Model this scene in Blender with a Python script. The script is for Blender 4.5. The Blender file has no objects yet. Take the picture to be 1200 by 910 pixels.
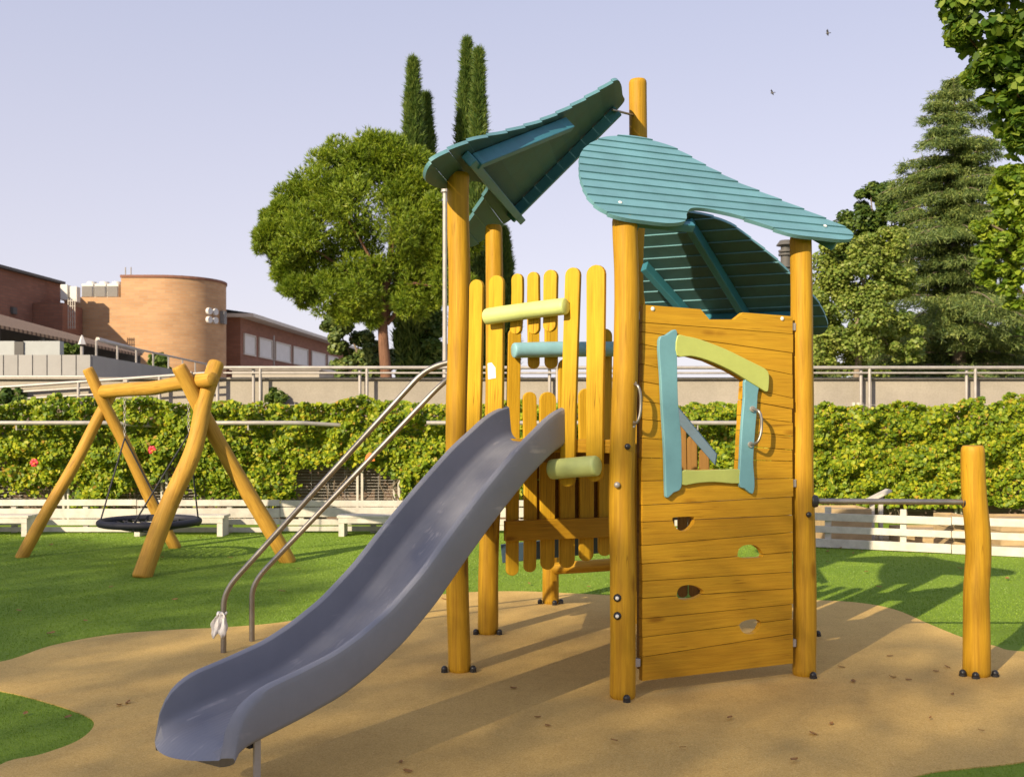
import bpy, bmesh, math, random
import numpy as np
from mathutils import Vector, Matrix, noise as mnoise
R_ = math.radians
rng = np.random.default_rng(7)
random.seed(7)
scene = bpy.context.scene
COL = scene.collection

# ------------------------------------------------------------------ camera, sky, sun, exposure
cam_d = bpy.data.cameras.new("camera")
cam_d.sensor_width = 36.0
cam_d.lens = 37.5
cam_d.shift_y = 0.0333
cam_d.clip_end = 2000
cam = bpy.data.objects.new("camera", cam_d)
COL.objects.link(cam)
cam.location = (0, 0, 1.5)
cam.rotation_euler = (R_(90), 0, 0)
cam_d.dof.use_dof = True
cam_d.dof.focus_distance = 6.0
cam_d.dof.aperture_fstop = 5.6
scene.camera = cam

SUN_EL = R_(26.7)
SUN_AZ = math.atan2(-0.574, -0.819)            # towards the sun, measured from +Y to +X
world = bpy.data.worlds.new("World")
scene.world = world
world.use_nodes = True
wn = world.node_tree.nodes
wl = world.node_tree.links
bg = wn["Background"]
sky = wn.new("ShaderNodeTexSky")
sky.sky_type = 'NISHITA'
sky.sun_disc = False
sky.sun_elevation = SUN_EL
sky.sun_rotation = SUN_AZ
sky.altitude = 600
sky.air_density = 1.0
sky.dust_density = 1.6
sky.ozone_density = 2.0
tint = wn.new("ShaderNodeMix")
tint.data_type = 'RGBA'
tint.blend_type = 'MULTIPLY'
tint.inputs[0].default_value = 1.0
tint.inputs[7].default_value = (1.06, 0.95, 1.02, 1)
hsv = wn.new("ShaderNodeHueSaturation")
hsv.inputs['Saturation'].default_value = 0.62
wl.new(sky.outputs[0], hsv.inputs['Color'])
wl.new(hsv.outputs[0], tint.inputs[6])
# thin hazy veil over the clear sky: pale lavender, warmer and lighter towards the horizon
wtc = wn.new("ShaderNodeTexCoord")
wsx = wn.new("ShaderNodeSeparateXYZ")
wl.new(wtc.outputs['Generated'], wsx.inputs[0])
veil = wn.new("ShaderNodeValToRGB")
veil.color_ramp.elements[0].position = 0.0
veil.color_ramp.elements[0].color = (0.775 / .247, 0.72 / .247, 0.745 / .247, 1)
veil.color_ramp.elements[1].position = 0.42
veil.color_ramp.elements[1].color = (0.51 / .247, 0.545 / .247, 0.725 / .247, 1)
wl.new(wsx.outputs[2], veil.inputs[0])
haze_mix = wn.new("ShaderNodeMix")
haze_mix.data_type = 'RGBA'
haze_mix.inputs[0].default_value = 0.78
wl.new(tint.outputs[2], haze_mix.inputs[6])
wl.new(veil.outputs[0], haze_mix.inputs[7])
wl.new(haze_mix.outputs[2], bg.inputs[0])
bg.inputs[1].default_value = 0.15

sun_d = bpy.data.lights.new("sun", 'SUN')
sun_d.energy = 4.6
sun_d.angle = R_(0.5)
sun_d.color = (1.0, 0.84, 0.60)
sun = bpy.data.objects.new("sun", sun_d)
COL.objects.link(sun)
toward = Vector((math.sin(SUN_AZ) * math.cos(SUN_EL), math.cos(SUN_AZ) * math.cos(SUN_EL), math.sin(SUN_EL)))
sun.rotation_euler = toward.to_track_quat('Z', 'Y').to_euler()
sun.location = toward * 60

scene.view_settings.view_transform = 'Standard'
scene.view_settings.look = 'None'
scene.view_settings.gamma = 1
scene.view_settings.use_curve_mapping = False
scene.view_settings.exposure = 0.72
scene.render.engine = 'CYCLES'
scene.cycles.use_denoising = True
scene.cycles.max_bounces = 6
scene.cycles.caustics_reflective = False
scene.cycles.caustics_refractive = False

# ------------------------------------------------------------------ measuring helpers
FPX, YH, HC = 1250.0, 495.0, 1.5
def at(px, py, d):
    return Vector(((px - 600) / FPX * d, d, HC + (YH - py) / FPX * d))
def ground(px, py):
    d = HC * FPX / (py - YH)
    return Vector(((px - 600) / FPX * d, d, 0))
def on_plane(px, py, o, n):
    r = Vector(((px - 600) / FPX, 1.0, (YH - py) / FPX))
    c = Vector((0, 0, HC))
    return c + r * ((o - c).dot(n) / r.dot(n))

# ------------------------------------------------------------------ materials
MATS = {}
def new_mat(name):
    m = bpy.data.materials.new(name)
    m.use_nodes = True
    MATS[name] = m
    return m, m.node_tree.nodes, m.node_tree.links, m.node_tree.nodes["Principled BSDF"]
def ramp(n, stops):
    r = n.new("ShaderNodeValToRGB")
    e = r.color_ramp.elements
    while len(e) < len(stops):
        e.new(0.5)
    for q, (p, c) in zip(e, stops):
        q.position = p
        q.color = (*c, 1)
    return r
def mapping(n, l, scale, coord='Object', rot=(0, 0, 0)):
    t = n.new("ShaderNodeTexCoord")
    mp = n.new("ShaderNodeMapping")
    mp.inputs['Scale'].default_value = scale
    mp.inputs['Rotation'].default_value = rot
    l.new(t.outputs[coord], mp.inputs[0])
    return mp
def noise(n, l, vec, scale, detail=4, rough=0.6, dist=0.0):
    t = n.new("ShaderNodeTexNoise")
    t.inputs['Scale'].default_value = scale
    t.inputs['Detail'].default_value = detail
    t.inputs['Roughness'].default_value = rough
    t.inputs['Distortion'].default_value = dist
    if vec is not None:
        l.new(vec.outputs[0], t.inputs['Vector'])
    return t
def mixc(n, l, a, b, fac, mode='MIX'):
    m = n.new("ShaderNodeMix")
    m.data_type = 'RGBA'
    m.blend_type = mode
    for sock, v in ((0, fac), (6, a), (7, b)):
        if isinstance(v, (int, float)):
            m.inputs[sock].default_value = v
        elif isinstance(v, tuple):
            m.inputs[sock].default_value = (*v, 1)
        else:
            l.new(v, m.inputs[sock])
    return m.outputs[2]
def bump(n, l, b, height, strength, dist=0.01):
    bp = n.new("ShaderNodeBump")
    bp.inputs['Strength'].default_value = strength
    bp.inputs['Distance'].default_value = dist
    l.new(height, bp.inputs['Height'])
    l.new(bp.outputs[0], b.inputs['Normal'])
    return bp
def island(n):
    return n.new("ShaderNodeNewGeometry").outputs['Random Per Island']

def wood(name, c0, c1, axis='z', rough=0.5, knots=True, var=0.16, grain=1.0):
    m, n, l, b = new_mat(name)
    s = {'z': (14, 14, 0.9), 'x': (0.9, 14, 14)}[axis]
    mp = mapping(n, l, s)
    ns = noise(n, l, mp, 2.2, 6, 0.62, 0.5)
    rp = ramp(n, [(0.28, c0), (0.72, c1)])
    l.new(ns.outputs[0], rp.inputs[0])
    col = rp.outputs[0]
    mp2 = mapping(n, l, {'z': (70, 70, 2.5), 'x': (2.5, 70, 70)}[axis])
    fine = noise(n, l, mp2, 1.6, 3, 0.6)
    fr = ramp(n, [(0.3, (0.78, 0.76, 0.72)), (0.62, (1.06, 1.05, 1.04))])
    l.new(fine.outputs[0], fr.inputs[0])
    col = mixc(n, l, col, fr.outputs[0], 0.75 * grain, 'MULTIPLY')
    if knots:
        mk = mapping(n, l, {'z': (5.0, 5.0, 1.6), 'x': (1.6, 5.0, 5.0)}[axis])
        vo = n.new("ShaderNodeTexVoronoi")
        vo.inputs['Scale'].default_value = 1.1
        l.new(mk.outputs[0], vo.inputs['Vector'])
        kr = ramp(n, [(0.05, (0.42, 0.30, 0.22)), (0.13, (1, 1, 1))])
        l.new(vo.outputs['Distance'], kr.inputs[0])
        col = mixc(n, l, col, kr.outputs[0], 0.7, 'MULTIPLY')
    big = noise(n, l, mapping(n, l, (1, 1, 1)), 1.7, 3, 0.6)
    br = ramp(n, [(0.3, (0.84, 0.80, 0.74)), (0.7, (1.05, 1.04, 1.02))])
    l.new(big.outputs[0], br.inputs[0])
    col = mixc(n, l, col, br.outputs[0], 0.8, 'MULTIPLY')
    ck = noise(n, l, mapping(n, l, {'z': (26, 26, 0.55), 'x': (0.55, 26, 26)}[axis]), 1.0, 2, 0.5, 0.3)
    cr = ramp(n, [(0.485, (1, 1, 1)), (0.5, (0.35, 0.28, 0.22)), (0.515, (1, 1, 1))])
    l.new(ck.outputs[0], cr.inputs[0])
    cm = noise(n, l, mapping(n, l, (3, 3, 3)), 1.0, 2, 0.5)
    cmr = ramp(n, [(0.52, (0, 0, 0)), (0.62, (0.75, 0.75, 0.75))])
    l.new(cm.outputs[0], cmr.inputs[0])
    col = mixc(n, l, col, cr.outputs[0], cmr.outputs[0], 'MULTIPLY')
    ir = ramp(n, [(0.0, (1 - var, 1 - var * 1.1, 1 - var * 1.2)), (1.0, (1 + var * .5, 1 + var * .5, 1 + var * .5))])
    l.new(island(n), ir.inputs[0])
    col = mixc(n, l, col, ir.outputs[0], 1.0, 'MULTIPLY')
    l.new(col, b.inputs['Base Color'])
    rr = n.new("ShaderNodeMapRange")
    rr.inputs[3].default_value = rough - 0.1
    rr.inputs[4].default_value = rough + 0.18
    l.new(big.outputs[0], rr.inputs[0])
    b.inputs['Specular IOR Level'].default_value = 0.2
    l.new(rr.outputs[0], b.inputs['Roughness'])
    add = n.new("ShaderNodeMath")
    add.operation = 'ADD'
    l.new(ns.outputs[0], add.inputs[0])
    l.new(fine.outputs[0], add.inputs[1])
    bump(n, l, b, add.outputs[0], 0.22, 0.006)
    return m

def paint(name, c, rough=0.45, wear=0.12, scale=3.0, bmp=0.12, metallic=0.0, var=0.08, speck=0.0):
    m, n, l, b = new_mat(name)
    mp = mapping(n, l, (1, 1, 1))
    ns = noise(n, l, mp, scale, 6, 0.65)
    d = tuple(x * (1 - wear * 1.6) for x in c)
    h = tuple(min(1, x * (1 + wear)) for x in c)
    rp = ramp(n, [(0.3, d), (0.7, h)])
    l.new(ns.outputs[0], rp.inputs[0])
    col = rp.outputs[0]
    ir = ramp(n, [(0, (1 - var,) * 3), (1, (1 + var * .6,) * 3)])
    l.new(island(n), ir.inputs[0])
    col = mixc(n, l, col, ir.outputs[0], 1.0, 'MULTIPLY')
    fn = noise(n, l, mp, scale * 30, 3, 0.7)
    if speck:
        sr = ramp(n, [(0.4, (1 - speck,) * 3), (0.6, (1 + speck * .4,) * 3)])
        l.new(fn.outputs[0], sr.inputs[0])
        col = mixc(n, l, col, sr.outputs[0], 1.0, 'MULTIPLY')
    l.new(col, b.inputs['Base Color'])
    b.inputs['Metallic'].default_value = metallic
    rr = n.new("ShaderNodeMapRange")
    rr.inputs[3].default_value = max(0.05, rough - 0.12)
    rr.inputs[4].default_value = rough + 0.14
    l.new(ns.outputs[0], rr.inputs[0])
    l.new(rr.outputs[0], b.inputs['Roughness'])
    if bmp:
        bump(n, l, b, fn.outputs[0], bmp, 0.004)
    return m

def leafmat(name, stops, trans=0.35, rough=0.5, backc=1.25):
    m, n, l, b = new_mat(name)
    rp = ramp(n, stops)
    l.new(island(n), rp.inputs[0])
    big = noise(n, l, mapping(n, l, (1, 1, 1)), 0.9, 3, 0.6)
    br = ramp(n, [(0.35, (0.72, 0.80, 0.75)), (0.65, (1.15, 1.1, 0.95))])
    l.new(big.outputs[0], br.inputs[0])
    col = mixc(n, l, rp.outputs[0], br.outputs[0], 0.8, 'MULTIPLY')
    l.new(col, b.inputs['Base Color'])
    b.inputs['Roughness'].default_value = rough
    b.inputs['Specular IOR Level'].default_value = 0.35
    tr = n.new("ShaderNodeBsdfTranslucent")
    tc = mixc(n, l, col, (backc, backc, 0.55), 1.0, 'MULTIPLY')
    l.new(tc, tr.inputs[0])
    mx = n.new("ShaderNodeMixShader")
    mx.inputs[0].default_value = trans
    l.new(b.outputs[0], mx.inputs[1])
    l.new(tr.outputs[0], mx.inputs[2])
    l.new(mx.outputs[0], n["Material Output"].inputs[0])
    return m

W_POST = wood("post wood", (0.36, 0.19, 0.014), (0.56, 0.328, 0.022), 'z', 0.5)
W_SLAT = wood("slat wood", (0.54, 0.31, 0.017), (0.70, 0.43, 0.027), 'z', 0.5, False, 0.12)
W_BOARD = wood("panel board wood", (0.46, 0.24, 0.016), (0.57, 0.325, 0.022), 'x', 0.48, True, 0.16)
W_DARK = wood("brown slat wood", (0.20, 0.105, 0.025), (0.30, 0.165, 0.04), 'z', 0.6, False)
W_SWING = wood("swing log wood", (0.40, 0.215, 0.035), (0.60, 0.36, 0.06), 'z', 0.55, True, 0.2)
TEAL = paint("teal roof paint", (0.125, 0.285, 0.33), 0.5, 0.10, 4, 0.15, var=0.10)
TEAL_D = paint("teal edge paint", (0.035, 0.17, 0.225), 0.45, 0.10, 4, 0.12)
TEAL_SHADE = paint("teal roof paint darkened as underside shade", (0.045, 0.125, 0.135), 0.6, 0.16, 4, 0.15, var=0.2)  # roof teal darkened for the undersides: shade painted into the colour
BLUE_F = paint("blue frame paint", (0.155, 0.345, 0.40), 0.5, 0.07, 5, 0.12)
BLUE_R = paint("grey blue plank paint", (0.05, 0.10, 0.15), 0.5, 0.1, 5, 0.12)
GREEN_F = paint("lime frame paint", (0.47, 0.52, 0.135), 0.5, 0.07, 5, 0.12)
GREEN_L = paint("pale green log paint", (0.55, 0.62, 0.22), 0.5, 0.08, 5, 0.15)
BLUE_L = paint("pale blue log paint", (0.24, 0.46, 0.52), 0.5, 0.08, 5, 0.15)
STEEL = paint("brushed steel", (0.30, 0.275, 0.25), 0.38, 0.10, 10, 0.05, metallic=0.85)
GALV = paint("galvanised rail", (0.40, 0.37, 0.34), 0.5, 0.12, 6, 0.05, metallic=0.35)
BLACK = paint("black plastic", (0.02, 0.02, 0.022), 0.4, 0.1, 5, 0.0)
WHITEP = paint("white bolt cap", (0.75, 0.74, 0.72), 0.4, 0.05, 5, 0.0)
WHITE_W = paint("white painted wood", (0.54, 0.505, 0.435), 0.6, 0.14, 7, 0.2, var=0.12)
ROPE = paint("dark rope", (0.03, 0.03, 0.04), 0.8, 0.2, 20, 0.3)
NAVY = paint("navy padded ring", (0.013, 0.014, 0.024), 0.6, 0.2, 9, 0.2)
CLOTH = paint("white tissue", (0.72, 0.70, 0.70), 0.9, 0.06, 14, 0.2)
CONC = paint("beige rendered concrete", (0.34, 0.305, 0.25), 0.85, 0.10, 1.3, 0.25, speck=0.08)
PANEL = paint("grey metal cladding", (0.27, 0.265, 0.255), 0.55, 0.06, 2, 0.05)
PANEL_W = paint("pale cladding", (0.33, 0.35, 0.35), 0.55, 0.06, 2, 0.05)
ROOFD = paint("dark roofing", (0.09, 0.085, 0.08), 0.7, 0.15, 2, 0.1)
EAVE = paint("pale eave", (0.55, 0.50, 0.44), 0.6, 0.06, 2, 0.05)
BLIND = paint("white roller blind", (0.62, 0.60, 0.58), 0.55, 0.06, 2, 0.03)
ACW = paint("air handler casing", (0.62, 0.60, 0.56), 0.5, 0.06, 2, 0.03)
ACG = paint("air handler grille", (0.17, 0.16, 0.15), 0.6, 0.1, 8, 0.1)
TANB = paint("tan planter board", (0.45, 0.33, 0.17), 0.75, 0.14, 6, 0.3, var=0.2)
BARK = wood("pine bark", (0.11, 0.06, 0.04), (0.24, 0.13, 0.08), 'z', 0.9, False)
BARK_G = wood("grey bark", (0.14, 0.11, 0.08), (0.32, 0.27, 0.21), 'z', 0.9, False)
REDO = paint("red ornament", (0.62, 0.03, 0.05), 0.5, 0.1, 9, 0.05)
ORANGEO = paint("orange ornament", (0.80, 0.20, 0.03), 0.5, 0.1, 9, 0.05)
STICK = paint("white sticker", (0.80, 0.80, 0.78), 0.5, 0.03, 9, 0.0)
RED_FOL = leafmat("fallen leaf", [(0, (0.20, 0.09, 0.03)), (0.5, (0.36, 0.19, 0.07)), (1, (0.50, 0.36, 0.18))], 0.15)

def slide_mat():
    m, n, l, b = new_mat("lavender grey slide plastic")
    mp = mapping(n, l, (1, 1, 1))
    ns = noise(n, l, mp, 2.5, 6, 0.65)
    rp = ramp(n, [(0.3, (0.208, 0.213, 0.247)), (0.7, (0.245, 0.250, 0.286))])
    l.new(ns.outputs[0], rp.inputs[0])
    # scuffs: thin pale scratches running down the chute
    sc = noise(n, l, mapping(n, l, (60, 3.0, 20), rot=(0, 0, 0.25)), 1.0, 2, 0.5)
    sr = ramp(n, [(0.60, (0, 0, 0)), (0.70, (1, 1, 1))])
    l.new(sc.outputs[0], sr.inputs[0])
    msk = noise(n, l, mp, 5.0, 3, 0.6)
    mr = ramp(n, [(0.5, (0, 0, 0)), (0.66, (0.8, 0.8, 0.8))])
    l.new(msk.outputs[0], mr.inputs[0])
    f = mixc(n, l, sr.outputs[0], mr.outputs[0], 1.0, 'MULTIPLY')
    col = mixc(n, l, rp.outputs[0], (0.42, 0.40, 0.42), f)
    l.new(col, b.inputs['Base Color'])
    b.inputs['Roughness'].default_value = 0.52
    b.inputs['Specular IOR Level'].default_value = 0.38
    wv = n.new("ShaderNodeTexWave")
    wv.bands_direction = 'X'
    wv.inputs['Scale'].default_value = 14.0
    l.new(mp.outputs[0], wv.inputs['Vector'])
    fn = noise(n, l, mp, 160, 2, 0.6)
    ad = n.new("ShaderNodeMath")
    ad.operation = 'MULTIPLY_ADD'
    ad.inputs[1].default_value = 0.35
    l.new(fn.outputs[0], ad.inputs[0])
    l.new(wv.outputs['Fac'], ad.inputs[2])
    bump(n, l, b, ad.outputs[0], 0.22, 0.004)
    return m
SLIDE = slide_mat()

def brick_mat(name, c1, c2, mortar, axis=(1, 1, 1)):
    m, n, l, b = new_mat(name)
    t = n.new("ShaderNodeTexCoord")
    sp = n.new("ShaderNodeSeparateXYZ")
    l.new(t.outputs['Object'], sp.inputs[0])
    ad = n.new("ShaderNodeMath")
    ad.operation = 'ADD'
    l.new(sp.outputs[0], ad.inputs[0])
    l.new(sp.outputs[1], ad.inputs[1])
    cb = n.new("ShaderNodeCombineXYZ")
    l.new(ad.outputs[0], cb.inputs[0])
    l.new(sp.outputs[2], cb.inputs[1])
    bt = n.new("ShaderNodeTexBrick")
    bt.inputs['Scale'].default_value = 1.0
    bt.inputs['Brick Width'].default_value = 0.5
    bt.inputs['Row Height'].default_value = 0.16
    bt.inputs['Mortar Size'].default_value = 0.016
    bt.inputs['Color1'].default_value = (*c1, 1)
    bt.inputs['Color2'].default_value = (*c2, 1)
    bt.inputs['Mortar'].default_value = (*mortar, 1)
    l.new(cb.outputs[0], bt.inputs['Vector'])
    big = noise(n, l, mapping(n, l, (0.35, 0.35, 1.2)), 1.0, 4, 0.6)
    br = ramp(n, [(0.3, (0.86, 0.84, 0.82)), (0.7, (1.08, 1.07, 1.05))])
    l.new(big.outputs[0], br.inputs[0])
    l.new(mixc(n, l, bt.outputs[0], br.outputs[0], 1.0, 'MULTIPLY'), b.inputs['Base Color'])
    b.inputs['Roughness'].default_value = 0.9
    return m
BRICK = brick_mat("tan brick", (0.52, 0.315, 0.165), (0.46, 0.26, 0.13), (0.42, 0.295, 0.19))
BRICK_R = brick_mat("red brick", (0.28, 0.125, 0.08), (0.23, 0.10, 0.065), (0.20, 0.11, 0.08))
BRICK_W = brick_mat("weathered brown brick", (0.20, 0.135, 0.10), (0.16, 0.105, 0.08), (0.20, 0.16, 0.13))

def tiles_mat():
    m, n, l, b = new_mat("clay roof tiles")
    mp = mapping(n, l, (1, 1, 1))
    wv = n.new("ShaderNodeTexWave")
    wv.bands_direction = 'Y'
    wv.inputs['Scale'].default_value = 1.1
    wv.inputs['Distortion'].default_value = 0.4
    l.new(mp.outputs[0], wv.inputs['Vector'])
    rp = ramp(n, [(0.1, (0.10, 0.06, 0.04)), (0.6, (0.34, 0.23, 0.15))])
    l.new(wv.outputs['Fac'], rp.inputs[0])
    l.new(rp.outputs[0], b.inputs['Base Color'])
    b.inputs['Roughness'].default_value = 0.85
    return m
TILES = tiles_mat()

def turf_base_mat():
    m, n, l, b = new_mat("artificial turf")
    mp = mapping(n, l, (1, 1, 1))
    a = noise(n, l, mp, 0.8, 5, 0.65)
    rp = ramp(n, [(0.3, (0.15, 0.245, 0.025)), (0.7, (0.205, 0.305, 0.032))])
    l.new(a.outputs[0], rp.inputs[0])
    f = noise(n, l, mp, 70, 4, 0.75)
    fr = ramp(n, [(0.3, (0.78, 0.78, 0.78)), (0.7, (1.16, 1.16, 1.08))])
    l.new(f.outputs[0], fr.inputs[0])
    col = mixc(n, l, rp.outputs[0], fr.outputs[0], 1.0, 'MULTIPLY')
    g = noise(n, l, mp, 26, 3, 0.6)
    gr = ramp(n, [(0.35, (0.92, 0.94, 0.92)), (0.65, (1.05, 1.04, 1.0))])
    l.new(g.outputs[0], gr.inputs[0])
    col = mixc(n, l, col, gr.outputs[0], 1.0, 'MULTIPLY')
    l.new(col, b.inputs['Base Color'])
    b.inputs['Roughness'].default_value = 0.85
    b.inputs['Specular IOR Level'].default_value = 0.2
    bump(n, l, b, f.outputs[0], 0.6, 0.012)
    return m
TURF = turf_base_mat()
BLADE = leafmat("turf blade", [(0, (0.155, 0.255, 0.025)), (0.5, (0.20, 0.315, 0.034)), (1, (0.25, 0.36, 0.048))], 0.25, 0.45, 1.1)

def rubber_mat():
    m, n, l, b = new_mat("tan rubber granules")
    mp = mapping(n, l, (1, 1, 1))
    vo = n.new("ShaderNodeTexVoronoi")
    vo.inputs['Scale'].default_value = 210
    l.new(mp.outputs[0], vo.inputs['Vector'])
    sx = n.new("ShaderNodeSeparateColor")
    l.new(vo.outputs['Color'], sx.inputs[0])
    rp = ramp(n, [(0.0, (0.48, 0.305, 0.09)), (0.35, (0.58, 0.385, 0.12)), (0.8, (0.63, 0.425, 0.138)), (1.0, (0.69, 0.49, 0.19))])
    l.new(sx.outputs[0], rp.inputs[0])
    a = noise(n, l, mp, 0.9, 5, 0.65)
    ar = ramp(n, [(0.3, (0.86, 0.85, 0.84)), (0.7, (1.06, 1.06, 1.06))])
    l.new(a.outputs[0], ar.inputs[0])
    c = mixc(n, l, rp.outputs[0], ar.outputs[0], 1.0, 'MULTIPLY')
    s = noise(n, l, mp, 7, 5, 0.7)
    sr = ramp(n, [(0.28, (0.80, 0.78, 0.76)), (0.46, (1, 1, 1)), (0.60, (1, 1, 1)), (0.74, (1.08, 1.08, 1.09))])
    l.new(s.outputs[0], sr.inputs[0])
    c = mixc(n, l, c, sr.outputs[0], 0.55, 'MULTIPLY')
    s2 = noise(n, l, mapping(n, l, (1.6, 0.9, 1), rot=(0, 0, 0.6)), 1.3, 6, 0.72, 0.6)
    s2r = ramp(n, [(0.36, (0.87, 0.86, 0.86)), (0.5, (1, 1, 1)), (0.66, (1.05, 1.05, 1.06))])
    l.new(s2.outputs[0], s2r.inputs[0])
    c = mixc(n, l, c, s2r.outputs[0], 0.5, 'MULTIPLY')
    l.new(c, b.inputs['Base Color'])
    b.inputs['Roughness'].default_value = 0.85
    b.inputs['Specular IOR Level'].default_value = 0.25
    bump(n, l, b, vo.outputs['Distance'], 0.35, 0.004)
    return m
RUBBER = rubber_mat()
SAND = paint("sandy soil", (0.40, 0.29, 0.17), 0.95, 0.2, 5, 0.6, speck=0.3)
TERR = paint("upper terrace paving", (0.36, 0.32, 0.27), 0.9, 0.12, 1.5, 0.2)

L_VINE = leafmat("vine leaf", [(0, (0.09, 0.17, 0.014)), (0.35, (0.21, 0.30, 0.02)), (0.7, (0.36, 0.43, 0.025)), (0.95, (0.50, 0.48, 0.03)), (1.0, (0.45, 0.26, 0.05))], 0.38)
L_PINE = leafmat("pine needles", [(0, (0.11, 0.185, 0.016)), (0.5, (0.20, 0.28, 0.020)), (1, (0.30, 0.35, 0.03))], 0.25)
L_CYP = leafmat("cypress sprays", [(0, (0.04, 0.09, 0.018)), (0.6, (0.11, 0.17, 0.032)), (1, (0.19, 0.24, 0.05))], 0.2)
L_CED = leafmat("cedar needles", [(0, (0.06, 0.11, 0.036)), (0.6, (0.155, 0.21, 0.056)), (1, (0.27, 0.315, 0.09))], 0.22)
L_DEC = leafmat("light broad leaves", [(0, (0.11, 0.18, 0.03)), (0.5, (0.23, 0.295, 0.052)), (1, (0.35, 0.385, 0.10))], 0.35)
L_DK = leafmat("dark broad leaves", [(0, (0.04, 0.085, 0.016)), (0.6, (0.095, 0.155, 0.024)), (1, (0.17, 0.22, 0.04))], 0.3)
L_NEAR = leafmat("poplar leaves", [(0, (0.05, 0.11, 0.016)), (0.5, (0.12, 0.20, 0.026)), (1, (0.27, 0.34, 0.06))], 0.4, 0.38)
L_LIME = leafmat("lime broad leaves", [(0, (0.09, 0.17, 0.015)), (0.5, (0.19, 0.28, 0.02)), (1, (0.33, 0.40, 0.04))], 0.4)

# ------------------------------------------------------------------ object helpers
def link(o, parent=None, M=None):
    COL.objects.link(o)
    M = M if M is not None else Matrix.Identity(4)
    if parent is not None:
        o.parent = parent
        W = Matrix.Identity(4)
        q = parent
        chain = []
        while q is not None:
            chain.append(q.matrix_basis.copy())
            q = q.parent
        for c in reversed(chain):
            W = W @ c
        o.matrix_basis = W.inverted() @ M
    else:
        o.matrix_basis = M
    return o
def thing(name, label, cat, loc=(0, 0, 0), group=None):
    o = bpy.data.objects.new(name, None)
    o.empty_display_size = 0.2
    COL.objects.link(o)
    o.location = loc
    o["label"] = label
    o["category"] = cat
    if group:
        o["group"] = group
    return o
def tag(o, label=None, cat=None, group=None, kind=None):
    for k, v in (("label", label), ("category", cat), ("group", group), ("kind", kind)):
        if v:
            o[k] = v
    return o
def obj(name, bm, mat, parent=None, M=None, smooth=None, bevel=0, seg=2):
    me = bpy.data.meshes.new(name)
    bmesh.ops.recalc_face_normals(bm, faces=bm.faces)
    bm.to_mesh(me)
    bm.free()
    for mm in (mat if isinstance(mat, (list, tuple)) else [mat]):
        me.materials.append(mm)
    o = bpy.data.objects.new(name, me)
    link(o, parent, M)
    if smooth is not None:
        me.shade_smooth()
        if smooth:
            try:
                me.set_sharp_from_angle(angle=R_(smooth))
            except Exception:
                pass
    if bevel:
        md = o.modifiers.new("bevel", 'BEVEL')
        md.width = bevel
        md.segments = seg
        md.limit_method = 'ANGLE'
        md.angle_limit = R_(35)
    return o
def BM():
    return bmesh.new()
def box(bm, c, s, M=None):
    r = bmesh.ops.create_cube(bm, size=1.0)
    T = Matrix.Translation(c) @ Matrix.Diagonal((s[0], s[1], s[2], 1))
    if M is not None:
        T = M @ T
    bmesh.ops.transform(bm, matrix=T, verts=r['verts'])
def frame_between(p0, p1, up=Vector((0, 0, 1))):
    z = (p1 - p0).normalized()
    if abs(z.dot(up)) > 0.99:
        up = Vector((0, 1, 0))
    x = up.cross(z).normalized()
    y = z.cross(x)
    M = Matrix((x, y, z)).transposed().to_4x4()
    M.translation = p0
    return M
def tube(bm, pts, r, seg=12, cap=True):
    pts = [Vector(p) for p in pts]
    rr = r if isinstance(r, (list, tuple)) else [r] * len(pts)
    t0 = (pts[1] - pts[0]).normalized()
    ref = Vector((0, 0, 1)) if abs(t0.z) < 0.9 else Vector((1, 0, 0))
    x = ref.cross(t0).normalized()
    rings = []
    for i, p in enumerate(pts):
        a = pts[max(i - 1, 0)]
        b = pts[min(i + 1, len(pts) - 1)]
        t = (b - a).normalized()
        x = (x - t * x.dot(t)).normalized()
        y = t.cross(x)
        rings.append([bm.verts.new(p + (x * math.cos(2 * math.pi * k / seg) + y * math.sin(2 * math.pi * k / seg)) * rr[i]) for k in range(seg)])
    for A, B in zip(rings, rings[1:]):
        for k in range(seg):
            bm.faces.new((A[k], A[(k + 1) % seg], B[(k + 1) % seg], B[k]))
    if cap:
        bm.faces.new(rings[0][::-1])
        bm.faces.new(rings[-1])
def bezier(pts, n=8):
    """Catmull-Rom through the points"""
    P = [Vector(p) for p in pts]
    P = [P[0] * 2 - P[1]] + P + [P[-1] * 2 - P[-2]]
    out = []
    for i in range(1, len(P) - 2):
        for k in range(n):
            t = k / n
            a, b, c, d = P[i - 1], P[i], P[i + 1], P[i + 2]
            out.append(0.5 * ((2 * b) + (c - a) * t + (2 * a - 5 * b + 4 * c - d) * t * t + (3 * b - a - 3 * c + d) * t ** 3))
    out.append(P[-2])
    return out
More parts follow.
